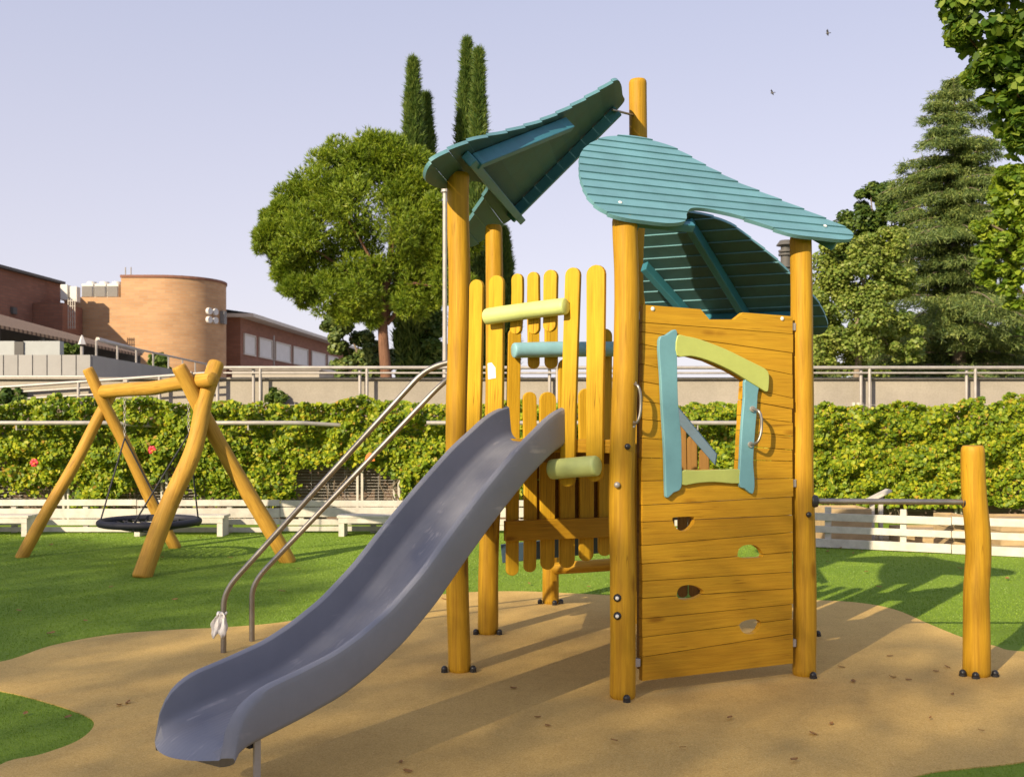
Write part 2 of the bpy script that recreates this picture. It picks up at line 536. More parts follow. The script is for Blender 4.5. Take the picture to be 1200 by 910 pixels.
def log_bm(path, r0, r1, seed=0, wob=0.006, seg=22, round_end=0.02, step=0.07):
    """peeled log: slightly wandering axis, uneven radius, flattened carving marks; local Z runs along path (list of (x,y,z))"""
    P = bezier(path, 10) if len(path) > 2 else [Vector(path[0]).lerp(Vector(path[1]), i / 24) for i in range(25)]
    bm = BM()
    L = sum((b - a).length for a, b in zip(P, P[1:]))
    t0 = (P[1] - P[0]).normalized()
    x = (Vector((0, 1, 0)) if abs(t0.y) < 0.9 else Vector((1, 0, 0))).cross(t0).normalized()
    rings = []
    s = 0
    sts = []
    for i, p in enumerate(P):
        if i:
            s += (P[i] - P[i - 1]).length
        sts.append((s, p))
    ends = [(-0.0, sts[0][1], 0.80), (round_end, None, 0.97)]
    for i, (s, p) in enumerate(sts):
        t = (P[min(i + 1, len(P) - 1)] - P[max(i - 1, 0)]).normalized()
        x = (x - t * x.dot(t)).normalized()
        y = t.cross(x)
        u = s / L
        r = r0 + (r1 - r0) * u
        def ring(pc, k, sv):
            vs = []
            for q in range(seg):
                a = 2 * math.pi * q / seg
                c = Vector((math.cos(a), math.sin(a), 0))
                w = 1 + 0.045 * mnoise.noise(Vector((c.x * 1.3 + seed * 7.1, c.y * 1.3, sv * 2.0))) + 0.03 * mnoise.noise(Vector((c.x * 3 + seed * 3.3, c.y * 3, sv * 5.0)))
                vs.append(bm.verts.new(pc + (x * c.x + y * c.y) * r * w * k))
            return vs
        off = Vector((mnoise.noise(Vector((seed * 5.5, 0.3, s * 1.4))), mnoise.noise(Vector((seed * 2.5, 9.3, s * 1.4))), 0)) * wob
        pc = p + x * off.x + y * off.y
        if i == 0:
            rings.append(ring(pc, 0.84, s))
            rings.append(ring(pc + t * round_end * 0.35, 0.95, s))
            rings.append(ring(pc + t * round_end, 1.0, s))
        elif i == len(sts) - 1:
            rings.append(ring(pc - t * round_end, 1.0, s))
            rings.append(ring(pc - t * round_end * 0.35, 0.95, s))
            rings.append(ring(pc, 0.84, s))
        else:
            if round_end * 1.3 < s < L - round_end * 1.3:
                rings.append(ring(pc, 1.0, s))
    for A, B in zip(rings, rings[1:]):
        for k in range(seg):
            bm.faces.new((A[k], A[(k + 1) % seg], B[(k + 1) % seg], B[k]))
    bm.faces.new(rings[0][::-1])
    bm.faces.new(rings[-1])
    return bm
def log(name, p0, p1, r, mat, parent, seed=0, mid=None, r1=None, wob=0.006, round_end=0.02):
    """log between two world points, built along its own local Z so that the grain follows it"""
    p0, p1 = Vector(p0), Vector(p1)
    M = frame_between(p0, p1)
    Mi = M.inverted()
    path = [Mi @ p0] + [Mi @ Vector(m) for m in (mid or [])] + [Mi @ p1]
    return obj(name, log_bm(path, r, r1 or r, seed, wob, round_end=round_end), mat, parent, M, smooth=50)
def prism(bm, poly, z0, z1, M=None):
    a = [bm.verts.new((p[0], p[1], z0)) for p in poly]
    b = [bm.verts.new((p[0], p[1], z1)) for p in poly]
    bm.faces.new(a[::-1])
    bm.faces.new(b)
    n = len(poly)
    for i in range(n):
        bm.faces.new((a[i], a[(i + 1) % n], b[(i + 1) % n], b[i]))
    if M is not None:
        bmesh.ops.transform(bm, matrix=M, verts=a + b)
def boolean(bmA, cuts, op):
    """exact boolean of two meshes; returns a bmesh"""
    def tmp(bm):
        bmesh.ops.recalc_face_normals(bm, faces=bm.faces)
        me = bpy.data.meshes.new("tmp")
        bm.to_mesh(me)
        bm.free()
        o = bpy.data.objects.new("tmp", me)
        COL.objects.link(o)
        return o
    a = tmp(bmA)
    bs = [tmp(c) for c in cuts]
    for b in bs:
        md = a.modifiers.new("b", 'BOOLEAN')
        md.operation = op
        md.object = b
        md.solver = 'EXACT'
    dg = bpy.context.evaluated_depsgraph_get()
    me = bpy.data.meshes.new_from_object(a.evaluated_get(dg))
    out = BM()
    out.from_mesh(me)
    for o in [a] + bs:
        d = o.data
        bpy.data.objects.remove(o)
        bpy.data.meshes.remove(d)
    bpy.data.meshes.remove(me)
    return out
def fast_mesh(name, verts, nper, mat, parent=None, M=None):
    """many separate n-gons at once: verts (N*nper, 3)"""
    N = len(verts) // nper
    me = bpy.data.meshes.new(name)
    me.vertices.add(N * nper)
    me.vertices.foreach_set("co", np.asarray(verts, dtype=np.float32).ravel())
    me.loops.add(N * nper)
    me.loops.foreach_set("vertex_index", np.arange(N * nper, dtype=np.int32))
    me.polygons.add(N)
    me.polygons.foreach_set("loop_start", np.arange(0, N * nper, nper, dtype=np.int32))
    me.update(calc_edges=True)
    me.validate()
    me.materials.append(mat)
    o = bpy.data.objects.new(name, me)
    return link(o, parent, M)
def unit(v):
    return v / np.maximum(np.linalg.norm(v, axis=1, keepdims=True), 1e-9)
def leaf_quads(c, nrm, length, width, jitter=0.6, axis=None):
    """pointed-oval leaves (6-gons) at centres c with rough normals nrm"""
    N = len(c)
    n = unit(nrm + rng.normal(0, jitter, (N, 3)))
    a = axis if axis is not None else rng.normal(0, 1, (N, 3))
    a = unit(a - n * np.sum(a * n, axis=1, keepdims=True))
    b = np.cross(n, a)
    s = rng.uniform(0.65, 1.25, (N, 1))
    Lh, Wh = length * s / 2, width * s / 2
    fold = n * (Wh * 0.35)
    v = np.stack([c - a * Lh, c - a * Lh * 0.35 + b * Wh + fold, c + a * Lh * 0.35 + b * Wh * 0.8 + fold, c + a * Lh,
                  c + a * Lh * 0.35 - b * Wh * 0.8 + fold, c - a * Lh * 0.35 - b * Wh + fold], axis=1)
    return v.reshape(-1, 3)
def needle_tris(c, d, length, width, spread=0.5):
    """needles: thin triangles from c along d"""
    N = len(c)
    d = unit(d + rng.normal(0, spread, (N, 3)))
    s = unit(np.cross(d, rng.normal(0, 1, (N, 3))))
    L = length * rng.uniform(0.6, 1.2, (N, 1))
    v = np.stack([c - s * width / 2, c + s * width / 2, c + d * L], axis=1)
    return v.reshape(-1, 3)
def sph(N):
    return unit(rng.normal(0, 1, (N, 3)))

# ================================================================== THE SETTING
bm = BM()
for (x0, x1, y0, y1) in ((-400, 400, -300, 900),):
    bm.faces.new([bm.verts.new(p) for p in ((x0, y0, 0), (x1, y0, 0), (x1, y1, 0), (x0, y1, 0))])
tag(obj("lawn", bm, TURF), kind="structure")

def spline2(pts, n=8, closed=True):
    P = [Vector((p[0], p[1])) for p in pts]
    out = []
    N = len(P)
    for i in range(N):
        a, b, c, d = P[(i - 1) % N], P[i], P[(i + 1) % N], P[(i + 2) % N]
        for k in range(n):
            t = k / n
            out.append(0.5 * ((2 * b) + (c - a) * t + (2 * a - 5 * b + 4 * c - d) * t * t + (3 * b - a - 3 * c + d) * t ** 3))
    return out
rub_px = [(0, 776), (60, 757), (130, 744), (200, 738.5), (270, 735), (340, 728), (420, 712), (520, 696.5), (600, 693), (680, 696), (760, 700), (860, 702), (957, 703.5), (1010, 707), (1050, 715), (1090, 732), (1130, 748), (1165, 757), (1210, 764)]
rub = [ground(*p).xy for p in rub_px]
rub += [Vector((4.6, 7.0)), Vector((5.2, 5.9)), Vector((4.2, 5.1)), Vector((2.83, 5.0))]
rub += [ground(1200, 893).xy, ground(1130, 901).xy, ground(1070, 911).xy]
rub += [Vector((1.0, 4.0)), Vector((0.2, 3.3)), Vector((-0.9, 2.7)), Vector((-1.9, 3.2)), Vector((-2.15, 4.2)), ground(0, 897).xy, ground(50, 884).xy, ground(92, 868).xy, ground(110, 850).xy, ground(98, 838).xy, ground(50, 822).xy, ground(0, 810).xy]
rub += [Vector((-3.3, 6.15)), Vector((-3.6, 6.5))]
RUB = spline2(rub, 6)
bm = BM()
prism(bm, RUB, 0.0, 0.006)
tag(obj("play_surface", bm, RUBBER), kind="structure")
bm = BM()
prism(bm, [(3.3, 12.95), (4.3, 12.6), (6.2, 11.75), (9, 10.6), (9, 12.5), (6, 14.6), (3.2, 14.6)], 0.0, 0.005)
tag(obj("soil_strip", bm, SAND), kind="structure")
bm = BM()
box(bm, (0, 116.6, 0.87), (300, 199, 1.74))
tag(obj("upper_terrace", bm, TERR), kind="structure")

def in_poly(x, y, poly):
    inside = np.zeros(len(x), bool)
    N = len(poly)
    for i in range(N):
        x1, y1 = poly[i]
        x2, y2 = poly[(i + 1) % N]
        c = (y1 > y) != (y2 > y)
        inside ^= c & (x < (x2 - x1) * (y - y1) / ((y2 - y1) if abs(y2 - y1) > 1e-9 else 1e-9) + x1)
    return inside
def blades():
    pts = []
    for (x0, x1, y0, y1, dens) in ((-3.4, -1.4, 4.2, 6.6, 9000), (1.2, 3.4, 3.9, 5.4, 9000), (-5.4, 0.4, 6.4, 9.6, 4600), (0.2, 5.4, 7.2, 9.6, 4600), (-8.2, 0.4, 9.6, 14.5, 2400), (0.3, 7.2, 9.6, 13.2, 2400)):
        N = int((x1 - x0) * (y1 - y0) * dens)
        x = rng.uniform(x0, x1, N)
        y = rng.uniform(y0, y1, N)
        k = ~in_poly(x, y, RUB) & (np.abs(x) < y * 0.56 + 0.3)
        pts.append(np.stack([x[k], y[k], np.zeros(k.sum())], 1))
    c = np.concatenate(pts)
    N = len(c)
    lean = rng.normal(0, 0.5, (N, 3))
    lean[:, 2] = 1
    d = unit(lean)
    s = unit(np.cross(d, rng.normal(0, 1, (N, 3))))
    h = rng.uniform(0.005, 0.012, (N, 1))
    w = 0.0022 + 0.0009 * (c[:, 1:2] - 4)
    v = np.stack([c - s * w / 2, c + s * w / 2, c + d * h], 1).reshape(-1, 3)
    tag(fast_mesh("grass", v, 3, BLADE), kind="stuff")
blades()

# ================================================================== PLAY TOWER
F, RR, LL, BB, TT, UU = Vector((.595, 5.80, 0)), Vector((1.73, 6.32, 0)), Vector((-.32, 6.42, 0)), Vector((-.17, 7.57, 0)), Vector((.93, 8.0, 0)), Vector((2.06, 7.5, 0))
KK, SS = Vector((.318, 8.83, 0)), Vector((2.755, 6.32, 0))
CEN = (F + RR + LL + BB + TT + UU) / 6
tower = thing("play_tower", "yellow wooden climbing tower with teal plank roofs and a grey slide", "play tower", (CEN.x, CEN.y, 0))

def cap(parent, p, r=0.02, mat=BLACK, n=Vector((0, -1, 0)), name="bolt_cap"):
    b = BM()
    bmesh.ops.create_uvsphere(b, u_segments=12, v_segments=8, radius=r)
    bmesh.ops.scale(b, vec=(1, 1, 0.75), verts=b.verts)
    M = frame_between(Vector(p), Vector(p) + n)
    return obj(name, b, mat, parent, M, smooth=60)
def foot(post, base, dirs, r):
    """steel shoe with black domed nuts around the base"""
    for a in dirs:
        v = Vector((math.sin(R_(a)), -math.cos(R_(a)), 0))
        p = base + v * (r + 0.022)
        b = BM()
        bmesh.ops.create_cone(b, segments=6, radius1=0.022, radius2=0.022, depth=0.016, matrix=Matrix.Translation((0, 0, 0.008)), cap_ends=True)
        bmesh.ops.create_uvsphere(b, u_segments=12, v_segments=8, radius=0.02, matrix=Matrix.Translation((0, 0, 0.022)))
        obj("bolt_cap", b, BLACK, post, Matrix.Translation(p + Vector((0, 0, 0.004))), smooth=40)

def post(px_base, ptop, base, r, seed, mids=(), r1=None, wob=0.012):
    return log("post", base, ptop, r, W_POST, tower, seed, mid=mids, r1=r1, wob=wob, round_end=0.03)
pF = post(0, at(733, 254, 5.80), F, 0.070, 1, [at(729, 690, 5.80), at(728, 560, 5.81), at(733, 380, 5.81)], 0.068)
foot(pF, F, (12,), 0.07)
for z, dx, mm in ((at(740, 523, 5.74).z, 0.026, BLACK), (at(722, 568, 5.73).z, -0.03, GALV)):
    cap(pF, (F.x + dx, F.y - 0.066, z), 0.017, mm)
for z in (at(0, 700, 5.74).z, at(0, 721, 5.74).z):
    cap(pF, (F.x - 0.028, F.y - 0.064, z), 0.022, BLACK)
    cap(pF, (F.x - 0.031, F.y - 0.080, z), 0.0105, WHITEP)
pL = post(0, at(536, 203, 6.42), LL, 0.068, 2, [at(536, 640, 6.42), at(535, 480, 6.42), at(538, 330, 6.42)], 0.066)
foot(pL, LL, (-70, 75), 0.068)
pR = post(0, at(938, 276, 6.34), RR, 0.068, 3, [at(943, 700, 6.34), at(940, 560, 6.34), at(939, 420, 6.34)], 0.064)
foot(pR, RR, (20,), 0.068)
cap(pR, (RR.x + 0.01, RR.y - 0.066, at(949, 602, 6.3).z), 0.017)
pB = post(0, at(579, 264, 7.57), BB, 0.072, 4, [at(573, 640, 7.57), at(579, 480, 7.57)], 0.060)
foot(pB, BB, (-65, 60), 0.072)
pT = post(0, at(747, 94, 8.0), TT, 0.074, 5, [at(744, 560, 8.0), at(750, 330, 8.0), at(748, 170, 8.0)], 0.066)
foot(pT, TT, (-60, 60), 0.074)
pU = post(0, (UU.x - 0.01, UU.y, 2.28), UU, 0.066, 6, [], 0.062)
foot(pU, UU, (-30, 70), 0.066)
pK = post(0, (KK.x + 0.01, KK.y, 0.98), KK, 0.068, 7, [], 0.066)
foot(pK, KK, (-75, 20, 75), 0.068)
pS = post(0, at(1140, 522, 6.30), SS, 0.078, 8, [at(1144, 700, 6.32), at(1146.5, 640, 6.32), at(1141, 575, 6.31)], 0.066, 0.004)
foot(pS, SS, (-75, -28, 65), 0.076)

# turning bar between the right post and the free-standing post
zb = 1.035
a_, b_ = Vector((RR.x + 0.06, RR.y, zb)), Vector((SS.x - 0.065, SS.y, zb - 0.005))
bm = BM()
tube(bm, [a_, b_], 0.017, 14)
bar = obj("turning_bar", bm, STEEL, tower, smooth=60)
for p, q in ((a_, 1), (b_, -1)):
    b = BM()
    bmesh.ops.create_cone(b, segments=18, radius1=0.044, radius2=0.034, depth=0.04, cap_ends=True)
    obj("collar", b, BLACK, bar, frame_between(p + Vector((0.0 * q, 0, 0)), p + Vector((q * 1.0, 0, 0))), smooth=40, bevel=0.004)

# ---- platform inside the hexagon
def shrink(p, k):
    return (CEN + (p - CEN) * k)
bm = BM()
prism(bm, [shrink(p, 0.955).xy for p in (F, TT, BB, LL)], 1.27, 1.345)
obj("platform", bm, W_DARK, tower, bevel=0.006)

uLB = (BB - LL).normalized()
nLB = Vector((-uLB.y, uLB.x, 0))
MLB = Matrix((uLB, Vector((0, 0, 1)), uLB.cross(Vector((0, 0, 1))))).transposed().to_4x4()
MLB.translation = LL
bm = BM()
for k in range(7):
    x = 0.125 + k * 0.15
    box(bm, (x, 1.0, -0.02 - .002 * (k % 2)), (0.14, 0.52, 0.028))
obj("added_shade_panel", bm, W_SLAT, tower, MLB, bevel=0.005)  # unseen slats added below the platform to keep sun off the back panel

# ---- roof leaves: boards cut to a leaf outline, joists beneath
def plane_frame(A, Bp, zA, slope):
    u = (Bp - A).normalized()
    i = Vector((-u.y, u.x, 0))
    if i.dot(CEN - A) < 0:
        i = -i
    v = (i + Vector((0, 0, slope))).normalized()
    w = u.cross(v)
    if w.z < 0:
        w = -w
    M = Matrix((u, v, w)).transposed().to_4x4()
    M.translation = Vector((A.x, A.y, zA))
    return M
def roof(A, Bp, zA, slope, outline, pitch, joists, mat=TEAL, n=5, under=TEAL_D):
    M = plane_frame(A, Bp, zA, slope)
    flip = M.to_3x3().determinant() < 0
    poly = spline2(outline, n)
    v0 = min(p.y for p in poly) - 0.02
    v1 = max(p.y for p in poly) + 0.02
    u0 = min(p.x for p in poly) - 0.1
    u1 = max(p.x for p in poly) + 0.1
    pl = BM()
    k = 0
    v = v0
    while v < v1:
        # each board laps a little over the one below it
        T = Matrix.Translation(((u0 + u1) / 2, v + pitch / 2, 0.021)) @ Matrix.Rotation(R_(-5.0), 4, 'X')
        box(pl, (0, 0, 0), (u1 - u0, pitch - 0.0022, 0.022), T)
        v += pitch
        k += 1
    cutter = BM()
    prism(cutter, poly, -0.05, 0.1)
    out = boolean(pl, [cutter], 'INTERSECT')
    # thick edge band cut from the same outline: the board ends stay visible over it
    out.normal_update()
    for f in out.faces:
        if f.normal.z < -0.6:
            f.material_index = 1                 # undersides get a darker teal, roof shade put into the colour
    r = obj("roof_panel", out, [mat, TEAL_SHADE], tower, M, bevel=0.006)
    for (p, q, w, h) in joists:
        p, q = Vector((*p, 0)), Vector((*q, 0))
        d = (q - p).normalized()
        ang = math.atan2(d.y, d.x)
        b = BM()
        JM = Matrix.Translation((p + q) / 2 + Vector((0, 0, 0.004 - h / 2))) @ Matrix.Rotation(ang, 4, 'Z')
        box(b, (0, 0, 0), ((q - p).length, w, h), JM)
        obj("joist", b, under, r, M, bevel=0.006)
    return r, M
P1 = [(-.02, .60), (.05, .75), (.17, .89), (.34, 1.02), (.53, 1.075), (.71, 1.05), (.84, .96), (.95, .79), (1.10, .60), (1.25, .48), (1.50, .285), (1.61, .19), (1.665, .12), (1.63, .035), (1.53, -.012), (1.33, -.012), (1.15, .0), (1.02, .07), (.89, .145), (.77, .19), (.65, .215), (.55, .20), (.48, .13), (.425, .045), (.30, -.005), (.15, -.005), (0, .015), (-.09, .08), (-.12, .22), (-.085, .42)]
nFR0 = Vector(((RR - F).y, -(RR - F).x, 0)).normalized() * 0.085
P1 = [(u * .985 - .055, v * .985) for u, v in P1]
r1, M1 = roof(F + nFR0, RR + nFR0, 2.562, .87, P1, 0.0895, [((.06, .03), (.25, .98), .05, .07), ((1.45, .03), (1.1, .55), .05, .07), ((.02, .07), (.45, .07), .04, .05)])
P2 = [(-.43, -.14), (-.5, -.07), (-.42, .05), (-.24, .2), (.01, .34), (.2, .455), (.42, .60), (.61, .76), (.78, .94), (.93, 1.13), (1.02, 1.25), (1.19, 1.285), (1.43, 1.29), (1.61, 1.30), (1.70, 1.21), (1.79, 1.1), (1.85, .97), (1.89, .82), (1.91, .60), (1.92, .38), (1.89, .2), (1.83, .03), (1.70, -.19), (1.54, -.28), (1.34, -.29), (1.16, -.24), (1.04, -.16), (.93, -.06), (.82, .04), (.75, .095), (.64, .105), (.47, .075), (.31, .03), (.23, -.01), (.11, -.08), (-.02, -.135), (-.28, -.17)]
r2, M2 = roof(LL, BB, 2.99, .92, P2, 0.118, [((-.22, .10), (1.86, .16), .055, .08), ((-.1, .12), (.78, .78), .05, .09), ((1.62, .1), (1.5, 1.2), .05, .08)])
P3 = [(.95, .88), (.86, .93), (.74, .93), (.55, .87), (.40, .78), (.27, .62), (.14, .44), (.06, .30), (-.06, .10), (-.11, -.03), (-.135, -.18), (-.115, -.25), (-.05, -.29), (.15, -.235), (.36, -.17), (.63, -.13), (.81, -.14), (1.0, -.18), (1.11, -.17), (1.15, -.05), (1.13, .2), (1.04, .6)]
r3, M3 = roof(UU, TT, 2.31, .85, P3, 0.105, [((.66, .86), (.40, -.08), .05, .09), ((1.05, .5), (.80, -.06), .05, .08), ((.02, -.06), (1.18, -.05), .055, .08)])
# steel tie from the tip of the high roof to the tall post
bm = BM()
tube(bm, [M2 @ Vector((1.42, 1.16, -0.02)), Vector((TT.x - 0.02, TT.y - 0.04, at(0, 137, 8).z))], 0.009, 8)
obj("tie_rod", bm, STEEL, r2, smooth=60)
def screw(parent, M, u, v, w=0.036):
    b = BM()
    bmesh.ops.create_uvsphere(b, u_segments=10, v_segments=6, radius=0.012)
    bmesh.ops.scale(b, vec=(1, 1, .5), verts=b.verts)
    obj("screw", b, WHITEP, parent, M @ Matrix.Translation((u, v, w)), smooth=60)
for u, v in ((0.005, .17), (1.40, .13)):
    screw(r1, M1, u, v)

# ---- boarded wall between the front post and the right post (window, crooked boards, grip holes)
uFR = (RR - F).normalized()
nFR = Vector((uFR.y, -uFR.x, 0))                 # outwards, to the camera side
MP = Matrix((uFR, Vector((0, 0, 1)), nFR)).transposed().to_4x4()     # local x along, y up, z outwards
MP.translation = F + nFR * 0.0
MPi = MP.inverted()
def fr(px, py):
    q = MPi @ on_plane(px, py, MP.translation, nFR)
    return (q.x, q.y)
Ltop, Lbot = fr(750, 357), fr(751, 797)
xl, xr = fr(751, 600)[0], fr(926.5, 600)[0]
LY = [357, 378, 389, 403.4, 426.6, 447, 470, 491, 513, 536, 563, 591.5, 611, 638.6, 660, 680, 700, 724, 745.7, 768.6, 797]
RY = [370.5, 391.4, 413.7, 439, 466.6, 479, 495, 511, 527, 540, 560, 581.5, 603, 623, 646, 669.4, 688.6, 707, 724, 741.4, 776.5]
zl = [fr(751, y)[1] for y in LY]
zr = [fr(926.5, y)[1] for y in RY]
pb = BM()
g = 0.0018
for i in range(len(LY) - 1):
    prism(pb, [(xl, zl[i + 1] + g), (xr + 0.004 * math.sin(i * 2.1), zr[i + 1] + g), (xr + 0.004 * math.sin(i * 2.1), zr[i] - g), (xl + 0.003 * math.cos(i * 1.7), zl[i] - g)], -0.018 + 0.0015 * math.sin(i * 3.3), 0.018 + 0.0015 * math.sin(i * 3.3))
z5 = lambda x, y: fr(690 + x / 3.5, 340 + y / 3.5)
z6 = lambda x, y: fr(690 + x / 3.5, 570 + y / 3.5)
cuts = []
c = BM()
prism(c, [z5(*p) for p in ((345, 272), (400, 272), (470, 290), (560, 330), (625, 368), (615, 500), (603, 735), (480, 733), (362, 740), (355, 600), (346, 450))], -0.1, 0.1)
cuts.append(c)
c = BM()
prism(c, [z5(*p) for p in ((440, 20), (440, 66), (487, 121), (590, 121), (632, 88), (632, 40))], -0.1, 0.1)
cuts.append(c)
def hole(pts):
    c = BM()
    prism(c, spline2([z6(*p) for p in pts], 5), -0.1, 0.1)
    cuts.append(c)
hole([(336, 130), (350, 124), (415, 122), (427, 130), (420, 155), (395, 178), (365, 178), (345, 160)])
hole([(603, 280), (612, 250), (640, 237), (675, 240), (700, 260), (704, 285), (660, 290), (620, 290)])
hole([(354, 440), (365, 412), (395, 401), (430, 405), (455, 418), (465, 432), (440, 450), (395, 462), (365, 458)])
hole([(610, 565), (625, 550), (660, 541), (690, 545), (698, 560), (680, 592), (650, 602), (622, 592)])
wall_bm = boolean(pb, cuts, 'DIFFERENCE')
wall = obj("wall_panel", wall_bm, W_BOARD, tower, MP, bevel=0.0025)
# vertical battens behind, steel brackets to the posts
b = BM()
for x in (xl + 0.05, xr - 0.05):
    box(b, (x, (zl[0] + zl[-1]) / 2, -0.05), (0.07, zl[0] - zl[-1] - 0.1, 0.045))
obj("batten", b, W_DARK, wall, MP, bevel=0.004)
for (px, py, s) in ((745, 370, 1), (746, 776, 1), (928.5, 383, -1), (929, 566, -1), (929, 753, -1)):
    q = fr(px, py)
    b = BM()
    box(b, (q[0], q[1], -0.005), (0.04, 0.045, 0.03))
    obj("bracket", b, GALV, wall, MP, bevel=0.003)
for p in ((255, 78), (785, 118)):
    q = z5(*p)
    b = BM()
    bmesh.ops.create_uvsphere(b, u_segments=10, v_segments=6, radius=0.013)
    obj("screw", b, WHITEP, wall, MP @ Matrix.Translation((q[0], q[1], 0.019)) @ Matrix.Diagonal((1, 1, .5, 1)), smooth=60)
# window frame pieces standing proud of the boards
wf = BM()
def piece(name, pts, mat, z1=0.046, sm=True, lab=None):
    b = BM()
    prism(b, spline2([z5(*p) for p in pts], 3) if sm else [z5(*p) for p in pts], 0.021, z1)
    o = obj(name, b, mat, wall, MP, bevel=0.005, seg=3)
    if lab:
        o["label"] = lab
    return o
piece("window_frame", [(270, 208), (300, 185), (340, 163), (346, 215), (344, 270), (348, 450), (356, 540), (362, 610), (363, 700), (362, 805), (330, 828), (302, 849), (297, 800), (293, 650), (284, 500), (277, 350)], BLUE_F, lab="pale blue upright of the crooked window, left side")
piece("window_frame", [(625, 362), (676, 390), (674, 430), (670, 500), (662, 600), (656, 700), (661, 770), (660, 815), (650, 833), (622, 812), (599, 795), (603, 700), (610, 560), (620, 440)], BLUE_F, 0.044, lab="pale blue upright of the crooked window, with a grab handle")
piece("window_frame", [(343, 190), (385, 192), (440, 205), (540, 243), (640, 292), (700, 322), (717, 345), (717, 390), (710, 418), (680, 402), (640, 378), (560, 330), (470, 290), (400, 272), (342, 270)], GREEN_F, 0.050, lab="lime green arched lintel of the crooked window")
piece("window_frame", [(364, 740), (430, 737), (520, 734), (601, 733), (600, 762), (598, 791), (500, 785), (430, 789), (364, 796)], GREEN_F, 0.042, lab="lime green sill board of the crooked window")
# grab handles
def handle(p0, p1, out, parent, bulge):
    p0, p1 = Vector(p0), Vector(p1)
    m = (p0 + p1) / 2
    b = BM()
    pts = [p0, p0.lerp(p1, .06) + out * 0.8 + bulge * .3, p0.lerp(p1, .25) + out + bulge * .8, m + out + bulge, p0.lerp(p1, .75) + out + bulge * .8, p0.lerp(p1, .94) + out * 0.8 + bulge * .3, p1]
    tube(b, bezier(pts, 5), 0.0085, 10)
    h = obj("grab_handle", b, STEEL, parent, smooth=60)
    for p in (p0, p1):
        b = BM()
        bmesh.ops.create_cone(b, segments=14, radius1=0.017, radius2=0.017, depth=0.012, cap_ends=True)
        obj("flange", b, GALV, h, frame_between(p, p + out), smooth=40)
hp = [MP @ Vector((*z5(650, 487), 0.047)), MP @ Vector((*z5(642, 632), 0.047))]
handle(hp[0], hp[1], nFR * 0.06, wall, uFR * 0.025)
hq = [Vector((F.x + 0.062, F.y - 0.035, at(741, 450, 5.8).z)), Vector((F.x + 0.058, F.y - 0.035, at(740, 497, 5.8).z))]
handle(hq[0], hq[1], nFR * 0.045, pF, uFR * 0.02)

# ---- slatted gate above the slide, between the front post and the left post
uFL = (LL - F).normalized()
nFL = Vector((-uFL.y, uFL.x, 0))
if nFL.y > 0:
    nFL = -nFL
MG = Matrix((-uFL, Vector((0, 0, 1)), nFL)).transposed().to_4x4()    # x from left post towards front post
def make_grid(o, n, M):
    Mi = M.inverted()
    def f(px, py):
        q = Mi @ on_plane(px, py, o, n)
        return (q.x, q.y)
    return f
MG.translation = LL + nFL * 0.03
gl = make_grid(MG.translation, nFL, MG)
gate = bpy.data.objects.new("slide_gate", None)
link(gate, tower, Matrix.Translation(LL.lerp(F, .5) + Vector((0, 0, 1.3))))
def slat(name, top, bot, wt, wb, mat, parent, M, z0, z1, seed=0, round_bot=True):
    """board with rounded ends and slightly wavy sides; top, bot = centre points in the panel plane"""
    t, b = Vector(top), Vector(bot)
    L = (t - b).length
    rnd = random.Random(seed)
    ax = (t - b) / L
    sx = Vector((ax.y, -ax.x))
    ph, am = rnd.uniform(0, 6), rnd.uniform(0.002, 0.005)
    left, right = [], []
    n = 14
    rt, rb = wt / 2, wb / 2
    def wv(s):
        return am * math.sin(ph + s * 3.1)
    for i in range(n + 1):
        s = i / n
        y = rb * 0.9 * (1 if round_bot else 0) + s * (L - rt * .9 - rb * .9 * (1 if round_bot else 0))
        w = rb + (rt - rb) * s
        c0 = b + ax * y + sx * wv(s)
        left.append(c0 - sx * w)
        right.append(c0 + sx * w)
    pts = right[:]
    ct = t - ax * rt * .9 + sx * wv(1)
    for k in range(1, 8):
        a = math.pi * k / 8
        pts.append(ct + sx * rt * math.cos(a) + ax * rt * .9 * math.sin(a))
    pts += left[::-1]
    if round_bot:
        cb = b + ax * rb * .9 + sx * wv(0)
        for k in range(1, 8):
            a = math.pi * k / 8
            pts.append(cb - sx * rb * math.cos(a) - ax * rb * .9 * math.sin(a))
    # local frame with Z along the slat so that the grain follows it
    bmx = BM()
    mid = (t + b) / 2
    Rm = Matrix(((sx.x, 0, ax.x), (sx.y, 0, ax.y), (0, 1, 0))).to_4x4()   # local (x, y, z) -> panel (x, y, depth)
    T = Matrix.Translation((mid.x, mid.y, 0)) @ Rm
    Ti = T.inverted()
    loc = [Ti @ Vector((p.x, p.y, 0)) for p in pts]
    A = [bmx.verts.new((p.x, z0, p.z)) for p in loc]
    Bq = [bmx.verts.new((p.x, z1, p.z)) for p in loc]
    bmx.faces.new(A)
    bmx.faces.new(Bq[::-1])
    N = len(loc)
    for i in range(N):
        bmx.faces.new((A[i], A[(i + 1) % N], Bq[(i + 1) % N], Bq[i]))
    return obj(name, bmx, mat, parent, M @ T, bevel=0.005, seg=2)
pxm = lambda w, d: w * d / FPX
FLs = [((560, 328), (557, 545), 19, 19, 6.3), ((585, 323), (581, 550), 20.5, 20, 6.25),
       ((608, 321), (607, 392), 15, 15, 6.2), ((628, 319), (627.5, 392), 15.5, 14.5, 6.15), ((648, 316.5), (645.5, 389), 18, 17, 6.1),
       ((673.5, 314), (667.5, 570), 19.5, 19, 6.0), ((699.5, 311), (699.5, 564), 24, 21, 5.95)]
